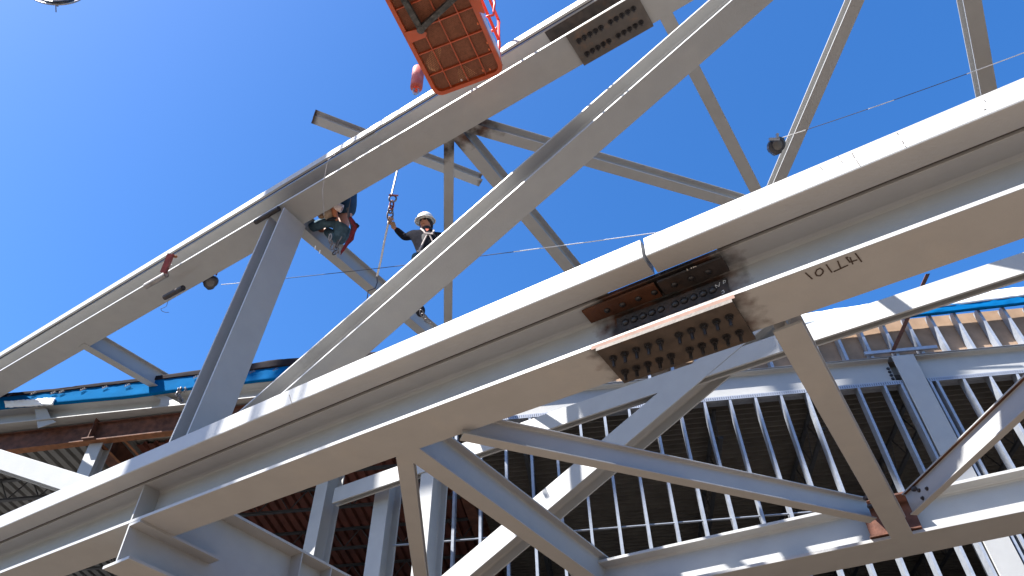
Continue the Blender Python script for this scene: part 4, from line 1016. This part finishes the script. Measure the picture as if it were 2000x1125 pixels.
# hood, face, helmet
bm = bmesh.new(); ellipsoid(bm, Hd-face*.022-fu*.012, fs, face, fu, .094, .100, .125, 20, 14); mesh_obj('hood', bm, M['balaclava'], w1, True)
limb('neck_gaiter', [(Hd-fu*.09+face*.01, .075), (neck+ZUP*.02, .088), (neck-ZUP*.05+tow*.01, .10)], M['balaclava'], w1)
bm = bmesh.new(); ellipsoid(bm, Hd+face*.042-fu*.012, fs, face, fu, .062, .052, .070, 16, 12); mesh_obj('face', bm, M['skin'], w1, True)
bm = bmesh.new(); ellipsoid(bm, Hd+face*.096-fu*.012, fs, face, fu, .012, .016, .022, 10, 8); mesh_obj('nose', bm, M['skin'], w1, True)
for s_ in (-1, 1):
    bm = bmesh.new(); ellipsoid(bm, Hd+face*.083+fs*.028*s_+fu*.018, fs, face, fu, .025, .012, .017, 12, 8); mesh_obj('glasses_lens', bm, M['lens'], w1, True)
bm = bmesh.new(); tube(bm, [Hd+face*.088-fs*.022-fu*.052, Hd+face*.093-fu*.050, Hd+face*.088+fs*.022-fu*.052], .005, 6); mesh_obj('mouth', bm, M['leather'], w1)
hc = Hd+fu*.045-face*.008
bm = bmesh.new(); ellipsoid(bm, hc, fs, face, fu, .122, .138, .125, 24, 10, 0.0); hm = mesh_obj('hard_hat', bm, M['helmet'], w1, True)
bm = bmesh.new(); k = 28; ra, rb = [], []
for i in range(k):
    q = 2*math.pi*i/k; ff = .055 if math.sin(q) > .2 else .02
    ra.append(bm.verts.new(hc+fs*.118*math.cos(q)+face*.134*math.sin(q)-fu*.002)); rb.append(bm.verts.new(hc+fs*(.118+.025)*math.cos(q)+face*(.134+ff)*math.sin(q)-fu*.016))
for i in range(k): bm.faces.new((ra[i], ra[(i+1) % k], rb[(i+1) % k], rb[i]))
o = mesh_obj('brim', bm, M['helmet'], w1, True); o.modifiers.new('t', 'SOLIDIFY').thickness = .006
bm = bmesh.new(); ellipsoid(bm, hc+fu*.062+face*.098+fs*.03, fs, (face+fu*.5).normalized(), fu, .026, .012, .022, 10, 6); mesh_obj('sticker', bm, M['orange_mark'], w1)
bm = bmesh.new(); tube(bm, [hc+fs*.085+face*.07+fu*.052, hc+fs*.0+face*.112+fu*.082, hc-fs*.06+face*.10+fu*.055], .005, 5); mesh_obj('hat_mark', bm, M['strap_dark'], w1)
# harness
dw = tow
for s_ in (-1, 1):
    A_ = neck + lft*.085*s_ - ZUP*.035 + dw*.02; B_ = chest + lft*.02*s_ + dw*.175 - ZUP*.05; C_ = pel + lft*.15*s_ + dw*.13
    bm = bmesh.new(); tube(bm, [A_-dw*.05, A_+dw*.06, chest+lft*.07*s_+ZUP*.05+dw*.165, B_, C_], .012, 6); mesh_obj('harness_strap', bm, M['strap'], w1)
bm = bmesh.new(); box(bm, chest+dw*.185-ZUP*.02, lft, ZUP, dw, .06, .011, .005); mesh_obj('chest_strap', bm, M['strap'], w1)
bm = bmesh.new(); prism(bm, [neck-lft*.025+dw*.15-ZUP*.12, neck+lft*.025+dw*.15-ZUP*.12, neck+dw*.18-ZUP*.20], dw*.012); mesh_obj('shirt', bm, M['orange_shirt'], w1)
bm = bmesh.new(); tube(bm, [pel+dw*.17-lft*.16, pel+dw*.19, pel+dw*.17+lft*.16], .02, 6); mesh_obj('belt', bm, M['strap'], w1)
bm = bmesh.new(); tube(bm, [shL+lft*.05+dw*.07-ZUP*.03, shL+lft*.06+dw*.08-ZUP*.10], .007, 5); tube(bm, [shL+lft*.02+dw*.09-ZUP*.05, shL+lft*.03+dw*.10-ZUP*.13], .007, 5); mesh_obj('arm_marks', bm, M['strap'], w1)
# gloved hand round the rope: palm, four curled fingers and thumb
gd = (atz(757, 442, 10.4)-atz(762, 425, 10.4)).normalized(); ad = (hand-elb).normalized(); pn = gd.cross(ad).normalized()
if pn.dot(fwd) > 0: pn = -pn
rp = atz(760.5, 430, 10.4)
palm = rp - ad*.055
limb('glove', [(wri.lerp(elb, .1), .04), (wri, .038), (palm-ad*.02, .036), (palm+ad*.015, .034)], M['glove'], w1)
for i in range(4):
    o_ = gd*(-.036+.024*i); L_ = (.9, 1.0, .96, .8)[i]
    limb('finger', [(palm+o_+ad*.01-pn*.01, .0125), (palm+o_+ad*.045*L_+pn*.012, .0115), (palm+o_+ad*.078*L_+pn*.010, .0105), (palm+o_+ad*.082*L_-pn*.022, .0095), (palm+o_+ad*.055*L_-pn*.034, .008)], M['glove'], w1)
limb('thumb', [(palm-gd*.035-ad*.01, .015), (palm-gd*.058+ad*.022-pn*.01, .012), (palm-gd*.062+ad*.058-pn*.02, .010)], M['glove'], w1)

# --- crouching worker under the upper chord ---
w2 = thing('person', 'crouching worker in faded jeans and tool belt, head hidden behind the upper chord', 'person')
zz2 = 10.6
pel2 = atz(676, 432, zz2); ch2_ = atz(678, 392, zz2+.15); nk2 = atz(672, 352, zz2+.3); hd2 = atz(664, 328, zz2+.3)
kR = atz(640, 432, zz2+.05); fR = atz(590, 452, zz2+.25); kL = atz(662, 470, zz2-.25); fL = atz(626, 433, zz2+.35)
fL = atz(634, 447, zz2+.30)
sR = atz(655, 368, zz2+.1); sL = atz(690, 366, zz2+.4); eR = atz(645, 395, zz2-.0); hR = atz(660, 372, zz2-.3); eL = atz(700, 345, zz2+.5); hL = atz(720, 318, zz2+.3)
J = [(pel2, (.10, .09)), (ch2_, (.11, .09)), (nk2, .055), (hd2, .09), (sR, .06), (eR, .042), (hR, .032), (sL, .06), (eL, .042), (hL, .032), (kR, .045), (fR, .035), (fR-right*.1, .03), (kL, .05), (fL, .035), (fL-right*.12, .035)]
E_ = [(0, 1), (1, 2), (2, 3), (1, 4), (4, 5), (5, 6), (1, 7), (7, 8), (8, 9), (0, 10), (10, 11), (11, 12), (0, 13), (13, 14), (14, 15)]
skin_fig('body', J, E_, M['skin'], w2)
skin_fig('sweatshirt', [(pel2+up*.03, (.19, .17)), (ch2_, (.165, .13)), (nk2, .07), (sR, .08), (eR, .06), (hR.lerp(eR, .2), .045), (sL, .08), (eL, .06), (hL.lerp(eL, .2), .045)], [(0, 1), (1, 2), (1, 3), (3, 4), (4, 5), (1, 6), (6, 7), (7, 8)], M['navy'], w2)
skin_fig('jeans', [(pel2, (.185, .17)), (pel2.lerp(kR, .5), .115), (kR, .085), (kR.lerp(fR, .5), .075), (fR.lerp(kR, .15), .065), (pel2.lerp(kL, .5), .13), (kL, .11), (kL.lerp(fL, .5), .08), (fL.lerp(kL, .15), .065)], [(0, 1), (1, 2), (2, 3), (3, 4), (0, 5), (5, 6), (6, 7), (7, 8)], M['jeans'], w2)
limb('boot', [(fR+right*.03, .055), (fR-right*.04, .055), (fR-right*.10-up*.04, .05), (fR-right*.14-up*.07, .038)], M['boot'], w2)
limb('boot', [(fL+right*.02, .06), (fL-right*.05, .058), (fL-right*.14+up*.01, .045)], M['boot'], w2)
bm = bmesh.new(); ellipsoid(bm, hd2+up*.03, right, fwd, up, .12, .13, .12, 20, 8, 0.0); mesh_obj('hard_hat', bm, M['helmet'], w2, True)
# pouches on the belt
def pouch(px, pz, rx, ry, rz, m_, name):
    bm = bmesh.new(); ellipsoid(bm, atz(*px, pz), (right+up*.25).normalized(), fwd, (up-right*.25).normalized(), rx, ry, rz, 14, 10); return mesh_obj(name, bm, M[m_], w2, True)
pouch((642, 417), zz2-.16, .080, .06, .105, 'leather_tan', 'tool_pouch')
pouch((654, 416), zz2-.22, .040, .05, .115, 'leather', 'tool_pouch')
pouch((648, 428), zz2-.24, .080, .05, .025, 'vest', 'pouch_rim')
pouch((628, 422), zz2-.05, .05, .05, .04, 'glove', 'knee_pad')
bm = bmesh.new(); A_ = atz(655, 402, zz2-.22); B_ = atz(668, 408, zz2-.22); tube(bm, [A_, B_], .058, 18); mesh_obj('tape_roll', bm, M['white_roll'], w2)
bm = bmesh.new(); tube(bm, [B_, B_+(B_-A_).normalized()*.004], .03, 14); mesh_obj('roll_core', bm, M['leather'], w2)
bm = bmesh.new(); tube(bm, [atz(x, y, z) for x, y, z in ((679, 406, zz2-.22), (682, 425, zz2-.24), (686, 438, zz2-.24), (688, 452, zz2-.2))], .018, 6); mesh_obj('harness_strap', bm, M['strap_dark'], w2)
# red webbing lanyard with hooks
lan = thing('lanyard', 'dark red webbing lanyard with a bunch of steel hooks hanging from the crouching worker', 'lanyard')
pts = [(684, 424), (690, 434), (694, 442), (690, 454), (686, 466), (678, 476), (671, 488), (664, 497)]
bm = bmesh.new(); tube(bm, [atz(x+random.uniform(-1, 1), y, zz2-.34) for x, y in pts], .03, 7, rr=[.02, .032, .040, .034, .038, .026, .022, .014]); mesh_obj('webbing', bm, M['red_rope'], lan, True)
bm = bmesh.new(); tube(bm, [atz(x, y, zz2-.36) for x, y in ((690, 436), (697, 437), (701, 441), (698, 445))], .012, 6); mesh_obj('buckle', bm, M['vest'], lan, True)
for (x, y, L_, W_, tilt, m_) in ((645, 463, .09, .035, .2, 'galv'), (646, 472, .08, .04, -.4, 'cable'), (650, 481, .10, .05, .5, 'cable'), (657, 487, .12, .06, -.3, 'cable'), (661, 496, .11, .045, .1, 'galv'), (655, 493, .09, .04, .9, 'reel'), (659, 477, .12, .03, .3, 'strap_dark')):
    ax_ = (up*math.cos(tilt)+right*math.sin(tilt)); mesh_obj('hook', chainlink(atz(x, y, zz2-.36), ax_, ax_.cross(fwd), L_, W_, .009), M[m_], lan, True)
bm = bmesh.new(); tube(bm, [atz(x, y, zz2-.36) for x, y in ((642, 457), (645, 466), (648, 476), (656, 483))], .006, 5); tube(bm, [atz(x, y, zz2-.36) for x, y in ((668, 462), (662, 472), (658, 482))], .009, 5); mesh_obj('cord', bm, M['cable'], lan)
for (x, y) in ((616, 483), (625, 491)):
    bm = bmesh.new(); tube(bm, [atz(x, y-3, 10.2), atz(x-1, y+4, 10.2)], .008, 6); tag(mesh_obj('icicle_tag', bm, M['white_film']), 'left of two small white tags dangling under the brace below the post head' if x < 620 else 'right of two small white tags dangling under the brace below the post head', 'tag')
# bag on the brace, below the big diagonal
bm = bmesh.new(); ellipsoid(bm, atz(821, 607, 10.9), right, fwd, up, .07, .06, .09, 12, 8); bg_ = tag(mesh_obj('tool_bag', bm, M['vest'], None, True), 'small dark bag with hooks hanging on the brace below the big diagonal', 'tool bag')
for (x, y, t_) in ((824, 612, .3), (829, 618, .8), (836, 627, 1.1)):
    ax_ = (up*math.cos(t_)-right*math.sin(t_)); mesh_obj('hook', chainlink(atz(x, y, 10.7), ax_, ax_.cross(fwd), .11, .05, .008), M['cable'], bg_, True)
# bundle at the foot of the left brace
bm = bmesh.new()
for i in range(7):
    x, y = 352+random.uniform(-5, 9), 755+random.uniform(0, 24)
    tube(bm, [atz(x, y, 12.0), atz(x+random.uniform(-4, 4), y+5, 12.0), atz(x+random.uniform(-3, 5), y+9, 11.95)], .018, 6)
tag(mesh_obj('chain_bundle', bm, M['cable'], None, True), 'tangled chain at the lower end of the leftmost brace', 'chain', kind='stuff')
